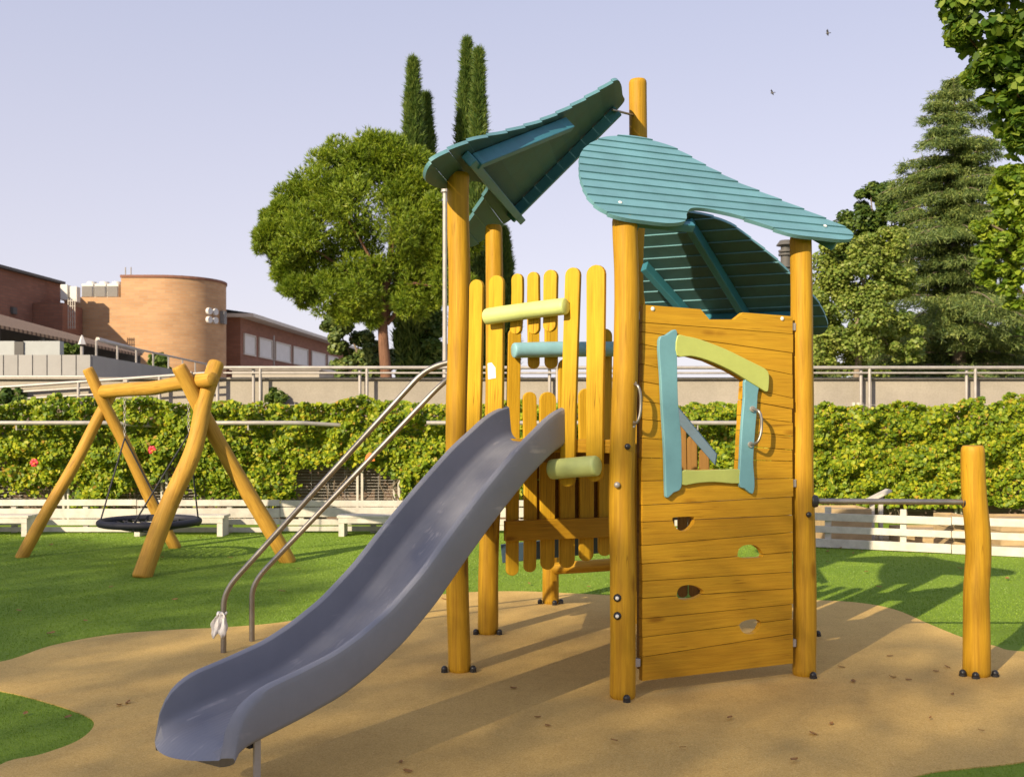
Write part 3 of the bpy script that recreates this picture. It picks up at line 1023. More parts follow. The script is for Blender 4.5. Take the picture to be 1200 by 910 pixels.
for i, (t, b, wt, wb, d) in enumerate(FLs):
    slat("slat", gl(*t), gl(*b), pxm(wt, d), pxm(wb, d), W_SLAT, gate, MG, 0.0 + 0.003 * (i % 2), 0.028 + 0.003 * (i % 2), i)
def plog(name, p, q, r, mat, parent, seed, off, M, grid):
    a = grid(*p)
    b = grid(*q)
    return log(name, M @ Vector((a[0], a[1], off)), M @ Vector((b[0], b[1], off)), r, mat, parent, seed, wob=0.01, round_end=0.012)
plog("log_rail", (578, 372.5), (671.5, 360), 0.047, GREEN_L, gate, 21, 0.075, MG, gl)
plog("log_rail", (655, 550), (709, 546), 0.056, GREEN_L, gate, 22, 0.085, MG, gl)
b = BM()
q0, q1 = gl(548, 521), gl(716, 523)
box(b, ((q0[0] + q1[0]) / 2, q1[1], -0.03), (abs(q1[0] - q0[0]), 0.075, 0.045))
obj("cross_rail", b, W_BOARD, gate, MG, bevel=0.005)
# white information sticker on the second slat
b = BM()
prism(b, [gl(*p) for p in ((575.5, 426), (580, 425), (584.5, 431), (585, 443), (576, 444.5))], 0.0335, 0.0345)
obj("sticker", b, STICK, gate, MG)

# ---- slatted panel on the far side, between the back left post and the tall post
uBT = (TT - BB).normalized()
nBT = Vector((uBT.y, -uBT.x, 0))
MB_ = Matrix((uBT, Vector((0, 0, 1)), nBT)).transposed().to_4x4()
MB_.translation = BB + nBT * 0.02
bt = make_grid(MB_.translation, nBT, MB_)
back = bpy.data.objects.new("back_panel", None)
link(back, tower, Matrix.Translation(BB.lerp(TT, .5) + Vector((0, 0, .8))))
BTs = [((603, 385), (599.7, 674), 16, 15), ((625, 330), (625, 432), 14, 14), ((646, 328), (646, 432), 16, 16),
       ((620.5, 459), (620.5, 670), 14.5, 13), ((642, 459), (641, 667), 18, 15), ((664, 420), (663.5, 665), 18, 17), ((686, 455), (687, 657), 17, 16), ((709, 385), (708, 651), 16, 15), ((731, 460), (729, 646), 16, 15)]
for i, (t, b, wt, wb) in enumerate(BTs):
    slat("slat", bt(*t), bt(*b), pxm(wt, 7.8) * (1 if i < 3 else 1.14), pxm(wb, 7.8) * (1 if i < 3 else 1.14), W_SLAT, back, MB_, -0.012, 0.016, 40 + i)
plog("log_rail", (597, 411), (716, 409), 0.055, BLUE_L, back, 31, 0.075, MB_, bt)
b = BM()
for k in range(3):
    qa, qb = bt(630, 536 + 26 * k), bt(733, 560 + 26 * k)
    box(b, ((qa[0] + qb[0]) / 2, (qa[1] + qb[1]) / 2, -0.034), (qb[0] - qa[0], qa[1] - qb[1] - 0.004, 0.022))
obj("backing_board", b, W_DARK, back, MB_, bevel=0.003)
b = BM()
q0, q1 = bt(589, 620), bt(728, 617)
box(b, ((q0[0] + q1[0]) / 2, (q0[1] + q1[1]) / 2, 0.045), (q1[0] - q0[0], 0.145, 0.055), None)
obj("cross_rail", b, W_BOARD, back, MB_, bevel=0.006)
# low cross beams running from the back panel to the short back post
log("cross_log", (KK.x + 0.03, KK.y - 0.06, 0.30), (1.25, 8.2, 0.44), 0.05, W_POST, tower, 61)
bm = BM()
M_ = frame_between(Vector((-0.08, 8.15, 0.50)), Vector((1.0, 8.22, 0.60)))
box(bm, (0, 0, 0.54), (0.045, 0.14, 1.08))
obj("cross_beam", bm, BLUE_R, tower, M_, bevel=0.005)

# ---- stair guard on the far right side, seen through the window
uTU = (UU - TT).normalized()
nTU = Vector((-uTU.y, uTU.x, 0))
if nTU.y < 0:
    nTU = -nTU
MS = Matrix((uTU, Vector((0, 0, 1)), -nTU)).transposed().to_4x4()
MS.translation = TT + nTU * 0.25
st = make_grid(MS.translation, -nTU, MS)
stair = bpy.data.objects.new("stair_guard", None)
link(stair, tower, Matrix.Translation(TT.lerp(UU, .4) + nTU * 0.25))
for i, px in enumerate((768, 783, 798, 811, 824)):
    ytop = 470 + (px - 789) * 1.19 + 14
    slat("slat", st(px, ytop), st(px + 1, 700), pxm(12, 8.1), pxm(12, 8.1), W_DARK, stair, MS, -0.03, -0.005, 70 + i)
b = BM()
prism(b, [st(*p) for p in ((770, 447), (789, 469), (841, 532), (839, 545), (789, 488), (770, 466))], 0.0, 0.03)
obj("handrail", b, BLUE_R, stair, MS, bevel=0.005)

# ---- slide
aS = nFL.copy()                                  # down-slope direction in plan
sS = -uFL                                        # to the right of a person sliding towards the camera's left
def slide_mesh():
    tk = [-.03, .0, .10, .19, .43, .73, .98, 1.20, 1.44, 1.66, 1.84, 2.08, 2.30, 2.46]
    zk = [1.385, 1.385, 1.362, 1.325, 1.198, 1.000, .821, .652, .505, .410, .353, .313, .284, .258]
    ts = np.linspace(-.03, 2.46, 74)
    # smooth interpolation
    z = np.interp(ts, tk, zk)
    for _ in range(3):
        z[1:-1] = (z[:-2] + 2 * z[1:-1] + z[2:]) / 4
    bm = BM()
    rings = []
    for i, (t, zz) in enumerate(zip(ts, z)):
        dz = (z[min(i + 1, len(z) - 1)] - z[max(i - 1, 0)]) / (ts[min(i + 1, len(z) - 1)] - ts[max(i - 1, 0)])
        nrm = Vector((0, -dz, 1)).normalized()
        hw = 0.165
        e = (2.46 - t) / 0.26
        if e < 1:
            hw = 0.002 + (0.165 - 0.002) * math.sqrt(max(0, 1 - (1 - e) ** 2))
        elif t < 0.25:
            hw = 0.165 + 0.015 * (1 - t / .25)
        rr = 0.021 * min(1.0, max(0.12, e * 2.2))
        base = Vector((0, t, zz))
        fi = max(0.004, min(0.06, hw * 0.8))
        wi, wo, th = 0.188, 0.230, 0.022
        g_ = max(0.0, (t - 1.9) / 0.56)
        drop = -0.030 * max(0.0, (t - 2.36) / 0.10) ** 2
        prof = []
        # inner floor, left to right
        for a in np.linspace(-1, 1, 13):
            prof.append((a * (wi - fi), 0.0 + 0.004 * a * a))
        for k in range(1, 7):
            an = math.pi / 2 * k / 6
            prof.append((wi - fi + fi * math.sin(an), fi * (1 - math.cos(an)) + 0.004))
        prof.append((wi + 0.002, max(hw - .008, fi + .006)))
        for k in range(1, 6):
            an = math.pi - math.pi * k / 6
            prof.append(((wi + wo) / 2 + 0.021 * math.cos(an), max(hw, fi + .006) + rr * 0.9 * math.sin(an)))
        prof.append((wo, max(hw - .01, .0)))
        fo = 0.045
        for k in range(1, 7):
            an = math.pi / 2 * k / 6
            prof.append((wo - fo + fo * math.cos(an), -th + fo * (1 - math.sin(an)) * min(1, (hw + th) / fo * .8)))
        half = prof[:]
        # mirror outer and left side
        left = [(-x, y) for x, y in half[13:]][::-1]
        ring = half + left
        rings.append([bm.verts.new(base + Vector((x, 0.07 * g_ * (1 - 1.5 * (x / wo) ** 2), drop)) + nrm * y) for x, y in ring])
    n = len(rings[0])
    for A, B in zip(rings, rings[1:]):
        for k in range(n):
            bm.faces.new((A[k], A[(k + 1) % n], B[(k + 1) % n], B[k]))
    bm.faces.new(rings[0])
    bm.faces.new(rings[-1][::-1])
    return bm
MSl = Matrix((sS, aS, Vector((0, 0, 1)))).transposed().to_4x4()
MSl.translation = LL.lerp(F, .5) + Vector((0, 0, 0.012))
MSl.translation = Vector((.1375, 6.11, 0.012))
slide = obj("slide", slide_mesh(), SLIDE, tower, MSl, smooth=60, bevel=0.006, seg=3)
b = BM()
box(b, (0.168, 2.26, 0.13), (0.012, 0.034, 0.27))
box(b, (0.168, 2.26, -0.004), (0.05, 0.09, 0.014))
obj("leg", b, GALV, slide, MSl, bevel=0.004)
b = BM()
box(b, (0.148, 2.26, 0.25), (0.024, 0.06, 0.05))
obj("bracket", b, NAVY, slide, MSl, bevel=0.006)
b = BM()
bmesh.ops.create_cone(b, segments=12, radius1=0.014, radius2=0.016, depth=0.05, cap_ends=True, matrix=Matrix.Translation((-0.13, 2.30, 0.235)))
obj("bolt_cap", b, BLACK, slide, MSl, smooth=40)

# ---- twin climbing rails on the left side
for (p0, top, end) in (((-1.877, 6.94), at(500, 431, 6.78), at(526, 424.5, 6.72)), ((-1.78, 7.30), at(515, 452, 7.16), at(526, 443.5, 7.12))):
    b = Vector((p0[0], p0[1], 0))
    h = 0.40
    e = (Vector(top) - (b + Vector((0, 0, h)))).normalized()
    pts = [b, b + Vector((0, 0, h - 0.10))]
    c = b + Vector((0, 0, h))
    for k in range(1, 8):
        t = k / 8
        pts.append((1 - t) ** 2 * (c - Vector((0, 0, .10))) + 2 * t * (1 - t) * c + t * t * (c + e * .14))
    pts += [c + e * .14]
    T = Vector(top)
    E = Vector(end)
    pts += [T - e * .12]
    for k in range(1, 8):
        t = k / 8
        pts.append((1 - t) ** 2 * (T - e * .12) + 2 * t * (1 - t) * T + t * t * T.lerp(E, .8))
    pts += [T.lerp(E, .8), E]
    bm = BM()
    tube(bm, pts, 0.0185, 14)
    rail = obj("climbing_rail", bm, STEEL, tower, smooth=60)

# ================================================================== tissue on the rail
def tissue():
    bm = BM()
    c = Vector((-1.885, 6.93, 0))
    n = 9
    rows = []
    for j in range(n):
        v = j / (n - 1)
        w = 0.020 + 0.050 * math.sin(min(1, v * 1.25) * math.pi * .62)
        z = 0.275 - 0.155 * v
        row = []
        for i in range(8):
            a = i / 7 - .5
            row.append(bm.verts.new(c + Vector((a * w * 1.5 - 0.014 * v + .004 * math.sin(9 * v + i), -0.026 - 0.014 * math.sin(i * 2.1 + v * 4) - .01 * v, z + 0.020 * math.sin(i * 1.7 + 2 * v) * v))))
        rows.append(row)
    for A, B in zip(rows, rows[1:]):
        for i in range(7):
            bm.faces.new((A[i], A[i + 1], B[i + 1], B[i]))
    tube(bm, [c + Vector((.027 * math.cos(t), .027 * math.sin(t), .262 + .006 * math.sin(3 * t))) for t in np.linspace(0, 6.0, 14)], 0.008, 6)
    o = obj("tissue", bm, CLOTH, None, smooth=80)
    md = o.modifiers.new("thick", 'SOLIDIFY')
    md.thickness = 0.0015
    tag(o, "crumpled white tissue tied low on a steel climbing rail", "tissue")
tissue()

# ================================================================== SWING
swing = thing("basket_swing", "log framed nest swing with a round navy seat on the grass", "swing", (-3.95, 11.7, 0))
legs = [((-4.03, 12.76, -0.02), (-4.87, 12.23, 2.12), 0.072, []), ((-5.49, 11.87, -0.02), (-4.63, 12.43, 1.86), 0.070, []),
        ((-2.39, 11.5, -0.02), (-3.42, 10.93, 2.08), 0.085, [(-2.95, 11.22, 1.05)]), ((-3.58, 10.36, -0.02), (-3.10, 11.2, 2.13), 0.095, [(-3.47, 10.6, .55), (-3.27, 10.85, 1.15), (-3.17, 11.05, 1.75)])]
for i, (p, q, r, m) in enumerate(legs):
    log("leg", p, q, r, W_SWING, swing, 80 + i, mid=m, r1=r * .88, wob=0.03, round_end=0.03)
A0, A1 = Vector((-4.72, 12.30, 1.845)), Vector((-3.05, 10.88, 1.94))
beam = log("beam", A0, A1, 0.078, W_SWING, swing, 90, r1=0.076, wob=0.02, round_end=0.02)
ringc = Vector((-3.98, 11.72, 0.41))
bm = BM()
RS = 0.515
tube(bm, [ringc + Vector((RS * math.cos(t), RS * math.sin(t), 0)) for t in np.linspace(0, 2 * math.pi, 41)[:-1]] + [ringc + Vector((RS, 0, 0))], 0.040, 12, cap=False)
seat = obj("seat_ring", bm, NAVY, swing, smooth=60)
bm = BM()
for k in range(-5, 6):
    o_ = k * 0.09
    hl = math.sqrt(max(0, RS * RS - o_ * o_))
    for (dx, dy) in ((1, 0), (0, 1)):
        P = []
        for s in np.linspace(-1, 1, 9):
            x = s * hl
            q = Vector((x, o_, 0)) if dx else Vector((o_, x, 0))
            q.z = -0.10 * (1 - q.xy.length_squared / RS ** 2)
            P.append(ringc + q)
        tube(bm, P, 0.010, 5)
obj("seat_net", bm, ROPE, swing, smooth=60)
bdir = (A1 - A0).normalized()
for f_, side in ((0.22, -1), (0.80, 1)):
    hp_ = A0.lerp(A1, f_) + Vector((0, 0, -0.09))
    bm = BM()
    P = [hp_ + Vector((0, 0, 0.06)), hp_ + Vector((0, 0, -0.45))]
    for k in range(12):
        zc = hp_.z - 0.02 - k * 0.036
        T = Matrix.Translation((hp_.x, hp_.y, zc)) @ Matrix.Rotation(R_(90 * (k % 2)), 4, 'Z') @ Matrix.Rotation(R_(90), 4, 'X')
        ring = [T @ Vector((.012 * math.cos(a), .022 * math.sin(a), 0)) for a in np.linspace(0, 2 * math.pi, 9)]
        tube(bm, ring, 0.004, 5, cap=False)
    obj("chain", bm, GALV, swing, smooth=60)
    lo = hp_ + Vector((0, 0, -0.45))
    for k in (-1, 1):
        ang = math.atan2(bdir.y, bdir.x) + (0 if side > 0 else math.pi) + k * 0.85
        e = ringc + Vector((RS * math.cos(ang), RS * math.sin(ang), 0.03))
        bm = BM()
        tube(bm, [lo, e], 0.009, 7)
        tube(bm, [e, e - Vector((0, 0, .08))], 0.018, 8)
        obj("rope", bm, ROPE, swing, smooth=60)
for f_ in (0.22, 0.80):
    bm = BM()
    p = A0.lerp(A1, f_)
    box(bm, (0, 0, 0), (0.05, 0.05, 0.03), Matrix.Translation(p + Vector((0.02, -0.02, 0.098))))
    obj("beam_bracket", bm, GALV, swing, bevel=0.004)

# ================================================================== low white fences and benches
def fence_run(p, q, boards, posts, parent, ph=0.5, lean=0.0):
    p, q = Vector(p), Vector(q)
    M = Matrix((( q - p).normalized(), Vector((-(q - p).y, (q - p).x, 0)).normalized(), Vector((0, 0, 1)))).transposed().to_4x4()
    M.translation = p
    L = (q - p).length
    for j, (z0, z1) in enumerate(boards):
        b = BM()
        x = 0.0
        while x < L - 0.01:
            x1 = min(L, x + 1.95)
            box(b, ((x + x1) / 2, -0.03, (z0 + z1) / 2 + random.uniform(-.004, .004)), (x1 - x - 0.008, 0.024, z1 - z0), Matrix.Rotation(R_(random.uniform(-.12, .12)), 4, 'Y'))
            x = x1
        obj("board", b, WHITE_W, parent, M, bevel=0.003)
    for x in posts:
        b = BM()
        box(b, (x, 0.02, ph / 2), (0.07, 0.06, ph))
        obj("post", b, WHITE_W, parent, M, bevel=0.004)
fl = thing("low_fence", "long low white board fence below the vine wall, behind the swing and benches", "fence", (-3, 14.5, 0))
fence_run((-9.0, 14.55, 0), (2.9, 14.5, 0), ((0.365, 0.448), (0.205, 0.335), (0.105, 0.185), (0.02, 0.085)), [x * 0.98 + 0.25 for x in range(12)], fl, 0.44)
frr = thing("low_fence", "white three-rail fence with gaps, angled behind the turning bar", "fence", (4.6, 12.4, 0))
fence_run((3.25, 13.0, 0), (7.6, 11.05, 0), ((0.335, 0.425), (0.185, 0.265), (0.012, 0.115)), [0.58, 1.43, 2.28, 3.05, 3.85], frr, 0.49)
def bench(px0, px1, lab):
    d = 14.12
    x0, x1 = (px0 - 600) / FPX * d, (px1 - 600) / FPX * d
    t = thing("bench", lab, "bench", ((x0 + x1) / 2, d, 0), "white benches along the low fence")
    b = BM()
    for k in range(3):
        box(b, ((x0 + x1) / 2, d + 0.11 * k - 0.05, 0.262), (x1 - x0, 0.10, 0.035))
    obj("seat", b, WHITE_W, t, bevel=0.004)
    b = BM()
    box(b, ((x0 + x1) / 2, d - 0.085, 0.21), (x1 - x0 - 0.04, 0.022, 0.066))
    obj("apron", b, WHITE_W, t, bevel=0.003)
    for x in (x0 + 0.06, x1 - 0.06):
        b = BM()
        box(b, (x, d + 0.06, 0.122), (0.075, 0.30, 0.244))
        obj("leg", b, WHITE_W, t, bevel=0.004)
    return t
bench(-62, 37, "white bench at the far left, beyond the swing's outermost leg")
bench(158, 265, "white bench behind the round swing seat")
bench(396, 500, "white bench behind the slide, past the twin rails")
# planter boxes and a propped board behind the right-hand fence
def planter(px0, px1, d, h, lab):
    x0, x1 = (px0 - 600) / FPX * d, (px1 - 600) / FPX * d
    t = thing("planter_box", lab, "planter", ((x0 + x1) / 2, d, 0), "wooden planters behind the rail fence")
    b = BM()
    w = x1 - x0
    n = max(2, int(h / 0.13))
    for k in range(n):
        z = (k + .5) * h / n
        for (cx, cy, sx, sy) in ((0, -0.3, w, .025), (0, .3, w, .025), (-w / 2 + .0125, 0, .025, .57), (w / 2 - .0125, 0, .025, .57)):
            box(b, ((x0 + x1) / 2 + cx, d + cy, z), (sx, sy, h / n - .006))
    obj("side_boards", b, TANB, t, bevel=0.003)
    b = BM()
    box(b, ((x0 + x1) / 2, d, h - .05), (w - .06, .53, .04))
    obj("soil", b, SAND, t)
planter(960, 1012, 13.7, 0.42, "tan board planter beside the tower's right post, behind the rails")
planter(1052, 1118, 13.3, 0.20, "low tan planter in the middle of the rail fence's gap")
planter(1106, 1128, 12.55, 0.42, "narrow tan planter close behind the free-standing post")
planter(1160, 1215, 13.3, 0.34, "tan planter at the right edge behind the rails")
bm = BM()
M_ = frame_between(at(1016, 606, 13.55), at(1042, 572, 13.75))
box(bm, (0, 0, .0), (0.10, 0.03, 0.10), Matrix.Translation((0, 0, .0)))
bm.free()
t = thing("plank_table", "pale wooden plank stand with a tilted top, behind the turning bar", "stand", (4.6, 13.6, 0))
bm = BM()
p, q = at(1014, 588, 13.6), at(1042, 574, 13.6)
M_ = frame_between(p, q)
box(bm, (0, 0, (q - p).length / 2), (0.20, 0.03, (q - p).length))
obj("top", bm, WHITE_W, t, M_, bevel=0.003)
for px in (1022, 1032):
    bm = BM()
    zt = at(px, 586 - (px - 1022) * .5, 13.6)
    box(bm, (zt.x, 13.6, zt.z / 2), (0.05, 0.05, zt.z))
    obj("leg", bm, WHITE_W, t, bevel=0.003)

# ================================================================== vine wall, trellis, handrails
bm = BM()
box(bm, (0, 16.4, 0.86), (120, 0.3, 1.72))
tag(obj("retaining_wall", bm, BRICK_W), "long brown brick retaining wall behind the vine trellis", "wall")
tr = thing("trellis", "wire mesh trellis with pale posts carrying the climbing vine", "trellis", (0, 15.95, 0))
bm = BM()
for k in range(34):
    z = 0.28 + k * 0.045
    box(bm, (0, 15.95, z), (26, 0.006, 0.006))
for k in range(105):
    box(bm, (-13 + k * 0.25, 15.957, 1.02), (0.006, 0.006, 1.55))
obj("wire_mesh", bm, GALV, tr)
for px in (-90, 75, 190, 307, 419, 462, 640, 760, 880, 1000, 1120, 1240):
    x = (px - 600) / FPX * 15.9
    for dx in (0, 0.07):
        bm = BM()
        box(bm, (x + dx, 15.90, 0.90), (0.035, 0.05, 1.80))
        obj("post", bm, WHITE_W, tr, bevel=0.003)
bm = BM()
box(bm, (0, 15.92, 0.98), (26, 0.03, 0.03))
obj("rail", bm, WHITE_W, tr)

def vine():
    N = 178000
    x = rng.uniform(-12.6, 12.6, N)
    z = rng.uniform(0.25, 1.93, N)
    keep = np.ones(N, bool)
    dens = np.empty(N)
    top = np.empty(N)
    bulge = np.empty(N)
    for i in range(N):
        a = mnoise.fractal(Vector((x[i] * 0.9, z[i] * 1.5, 3.3)), 1.0, 2.0, 4)
        b = mnoise.noise(Vector((x[i] * 0.45, 7.7, 1.1)))
        px = 600 + x[i] / 15.6 * FPX
        # bare foot of the wall on the left, fuller towards the right
        full = 0.66 if px > 470 else 0.34
        if px < 45 or 120 < px < 190:
            full += 0.16
        if 225 < px < 290:
            full += 0.20
        low = (z[i] - 0.3) / 1.4
        dens[i] = full + 0.95 * min(low, 0.75) + 0.75 * a
        top[i] = 1.80 + 0.09 * b + 0.12 * mnoise.noise(Vector((x[i] * 2.2, 1.5, 0.2))) + 0.05 * mnoise.noise(Vector((x[i] * 7, 4.5, 0.2)))
        if px > 1150 and px < 1178:
            top[i] -= 0.10
        bulge[i] = mnoise.fractal(Vector((x[i] * 2.6, z[i] * 3.4, 8.8)), 0.9, 2.0, 3)
    keep = (dens > 0.58 + rng.normal(0, 0.12, N)) & (z < top)
    y = 15.82 - 0.10 - 0.26 * np.clip(bulge, -0.55, 1) - rng.uniform(0, 0.10, N) - 0.10 * np.clip((z - 1.0), 0, 1)
    c = np.stack([x, y, z], 1)[keep]
    N = len(c)
    nrm = np.tile(np.array([[0.0, -0.75, 0.55]]), (N, 1))
    ax = np.tile(np.array([[0.0, -0.4, -0.9]]), (N, 1)) + rng.normal(0, .5, (N, 3))
    v = leaf_quads(c, nrm, 0.058, 0.054, 0.6, ax)
    root = thing("climbing_vine", "yellow-green creeper covering the long trellis wall behind the playground", "vine", (0, 15.8, 0))
    fast_mesh("foliage", v, 6, L_VINE, root)
    for k in range(60):
        bm = BM()
        x0 = random.uniform(-9, 9)
        P = [Vector((x0, 15.86, 0.0))]
        for s in range(7):
            P.append(P[-1] + Vector((random.uniform(-.12, .12), random.uniform(-.03, .02), random.uniform(.1, .22))))
        tube(bm, P, 0.008, 5)
        obj("stem", bm, BARK_G, root)
vine()

def handrail(px0, px1, bend, lab):
    d = 15.35
    x0, x1 = (px0 - 600) / FPX * d, (px1 - 600) / FPX * d
    t = thing("handrail", lab, "handrail", ((x0 + x1) / 2, d, 0), "steel handrails along the vine wall")
    bm = BM()
    pts = [Vector((x0, d, HC - 0.005)), Vector((x1, d, HC - 0.005))]
    if bend:
        pts += [Vector((x1 + .12, d + .06, HC - .008)), Vector((x1 + .75, d + .42, HC - 0.05))]
    tube(bm, pts, 0.033, 10)
    obj("pipe", bm, GALV, t, smooth=60)
    for x in np.arange(x0 + .5, x1, 1.7):
        bm = BM()
        tube(bm, [Vector((x, d, HC - .03)), Vector((x, d, HC - .10)), Vector((x, d + .75, HC - .12))], 0.012, 6)
        obj("bracket", bm, GALV, t, smooth=60)
handrail(-160, 120, True, "steel handrail at the far left, ending behind the swing's outer legs")
handrail(250, 345, True, "short steel handrail between the swing and the twin rails")
handrail(500, 868, False, "steel handrail seen through the tower's slats and window")

for (px, py, mt, lab) in ((40, 542, REDO, "red flower ornament in the vine, farthest left"), (178, 527, REDO, "red flower ornament in the vine above the round swing seat")):
    t = thing("flower_ornament", lab, "ornament", at(px, py, 15.4), "flower ornaments in the vine")
    c0 = at(px, py, 15.47)
    b = BM()
    for k in range(6):
        a = k * math.pi / 3
        bmesh.ops.create_uvsphere(b, u_segments=10, v_segments=6, radius=0.028, matrix=Matrix.Translation(c0 + Vector((.036 * math.cos(a), 0, .036 * math.sin(a)))) @ Matrix.Diagonal((1, .35, 1, 1)))
    obj("petals", b, mt, t, smooth=60)
    b = BM()
    bmesh.ops.create_uvsphere(b, u_segments=10, v_segments=6, radius=0.02, matrix=Matrix.Translation(c0 + Vector((.012, -.014, -.012))))
    obj("centre", b, ORANGEO, t, smooth=60)
c0 = at(433, 536, 15.4)
b = BM()
prism(b, [(c0.x - .07, c0.z - .05), (c0.x + .08, c0.z - .05), (c0.x + .06, c0.z + .04), (c0.x, c0.z + .08), (c0.x - .05, c0.z + .03)], -15.42, -15.39, Matrix(((1, 0, 0, 0), (0, 0, -1, 0), (0, 1, 0, 0), (0, 0, 0, 1))))
tag(obj("plaque", b, ORANGEO, bevel=0.004), "small orange plaque in the vine seen between the twin rails", "plaque")

# ---- parapet of the upper terrace with its railing
bm = BM()
box(bm, (0, 17.3, 1.93), (120, 0.25, 0.53))
par = tag(obj("parapet", bm, CONC), "beige rendered parapet running along the top of the vine wall", "wall")
bm = BM()
box(bm, (0, 17.28, 2.21), (120, 0.33, 0.03))
obj("coping", bm, CONC, par, bevel=0.004)
rl = thing("terrace_railing", "grey steel double-rail railing along the beige parapet", "railing", (3, 17.0, 1.72))
d = 17.0
X = lambda px, dd=17.0: (px - 600) / FPX * dd
bm = BM()
tube(bm, [(X(262), d, 2.375), (X(1420), d, 2.375)], 0.028, 10)
obj("top_rail", bm, GALV, rl, smooth=60)
bm = BM()
tube(bm, [(X(262), d, 2.29), (X(1420), d, 2.29)], 0.016, 8)
obj("lower_rail", bm, GALV, rl, smooth=60)
for px in (305, 430, 541, 653, 773, 896, 1019, 1143, 1266, 1390):
    for dx in (0, -0.12):
        bm = BM()
        tube(bm, [(X(px) + dx, d + (0.05 if dx else 0), 1.72), (X(px) + dx, d + (0.05 if dx else 0), 2.37)], 0.026, 8)
        obj("post", bm, GALV, rl, smooth=60)
rr_ = thing("ramp_railing", "grey steel railing dropping gently to the left beside the ramp", "railing", (-6, 16.95, 1.7))
for k, (z0, z1) in enumerate(((2.06, 2.30), (1.97, 2.18), (1.86, 2.06))):
    bm = BM()
    tube(bm, [(X(-120), d, z0 - .06), (X(0), d, z0), (X(255), d, z1)], 0.026 if k == 0 else .018, 10)
    obj("top_rail" if k == 0 else "lower_rail", bm, GALV, rr_, smooth=60)
for px in (-60, 92, 187, 255):
    bm = BM()
    zt = 2.06 + .24 * px / 255
    tube(bm, [(X(px), d, 1.6), (X(px), d, zt)], 0.028, 8)
    obj("post", bm, GALV, rr_, smooth=60)
bm = BM()
tube(bm, [(X(-150, 20), 20, 2.36), (X(108, 20), 20, 2.36)], 0.028, 10)
b2 = thing("terrace_railing", "single grey rail on the terrace in front of the pale cladding", "railing", (-9, 20, 1.74))
obj("top_rail", bm, GALV, b2, smooth=60)
for px in (-140, -40, 45, 102):
    bm = BM()
    tube(bm, [(X(px, 20), 20, 1.74), (X(px, 20), 20, 2.35)], 0.02, 8)
    obj("post", bm, GALV, b2, smooth=60)
bm = BM()
x0, x1 = X(272, 25), X(374, 25)
box(bm, ((x0 + x1) / 2, 26, 2.2), (x1 - x0, 2, 1.06))
lw = tag(obj("terrace_kiosk", bm, CONC), "low beige rendered block on the terrace below the brick wing", "block")
bm = BM()
box(bm, ((x0 + x1) / 2, 26, 2.77), (x1 - x0 + .1, 2.1, .07))
obj("coping", bm, EAVE, lw)

# ================================================================== lamp posts
def lamp_post(px, d, ztop, r, lab, fancy):
    x = (px - 600) / FPX * d
    t = thing("lamp_post", lab, "lamp post", (x, d, 1.74))
    bm = BM()
    tube(bm, [(x, d, 1.74), (x, d, ztop)], [r * 1.15, r], 14)
    if fancy:
        for k in (0.10, 0.17, 0.42, 0.50):
            tube(bm, [(x, d, ztop - k), (x, d, ztop - k - .04)], r * 1.45, 14)
    obj("pole", bm, GALV if not fancy else ROOFD, t, smooth=50)
    bm = BM()
    bmesh.ops.create_cone(bm, segments=18, radius1=r * 1.9, radius2=r * 1.2, depth=0.10, cap_ends=True, matrix=Matrix.Translation((x, d, ztop + .05)))
    obj("lamp_head", bm, ROOFD if fancy else GALV, t, smooth=40)
lamp_post(521.3, 19.0, 5.60, 0.038, "thin pale steel pole rising beside the tower's left post", False)
lamp_post(921, 22.0, 5.15, 0.105, "dark ringed lamp post just behind the tower's right roof", True)

# ================================================================== BUILDINGS
def quad_prism(bm, plan, z0, z1):
    prism(bm, [(p[0], p[1]) for p in plan], z0, z1)
# brick block with the rounded end
bld = thing("brick_building", "sunlit tan brick block with a rounded end and rooftop units", "building", (-20, 63, 1.74))
bm = BM()
cx, cy, r_ = -20.0, 63.0, 3.02
plan = [(-22.0, 60.0)] + [(cx + r_ * math.sin(a), cy - r_ * math.cos(a)) for a in np.linspace(0, math.pi, 22)] + [(-22.0, 66.0)]
quad_prism(bm, plan, 1.74, 9.66)
obj("wall", bm, BRICK, bld, smooth=30)
bm = BM()
quad_prism(bm, [(-25.2, 60.02), (-22.0, 60.02), (-22.0, 68), (-25.2, 68)], 1.74, 8.55)
obj("wall", bm, BRICK, bld)
bm = BM()
quad_prism(bm, [(cx + (p[0] - cx) * 1.0 + 0.0, p[1]) for p in [(-22.03, 59.95)] + [(cx + 3.08 * math.sin(a), cy - 3.08 * math.cos(a)) for a in np.linspace(0, math.pi, 22)] + [(-22.03, 66.0)]], 9.66, 9.80)
obj("coping", bm, BRICK_R, bld)
# round plate sign cluster on the rounded end
for k, (dx, dz) in enumerate(((-.16, .17), (.16, .17), (-.16, -.16), (.16, -.16))):
    a = R_(62)
    p = Vector((cx + 3.06 * math.sin(a), cy - 3.06 * math.cos(a), 7.65))
    nn = Vector((math.sin(a), -math.cos(a), 0))
    tt = Vector((math.cos(a), math.sin(a), 0))
    bm = BM()
    bmesh.ops.create_cone(bm, segments=20, radius1=0.21, radius2=0.19, depth=.16, cap_ends=True)
    obj("floodlight", bm, BLIND, bld, frame_between(p + tt * dx * 1.5 + Vector((0, 0, dz * 1.5)), p + tt * dx * 1.5 + Vector((0, 0, dz * 1.5)) + nn), smooth=40)
bm = BM()
a = R_(82)
p = Vector((cx + 3.1 * math.sin(a), cy - 3.1 * math.cos(a), 7.65))
box(bm, p, (.25, .6, .75))
obj("floodlight_rack", bm, ACG, bld)
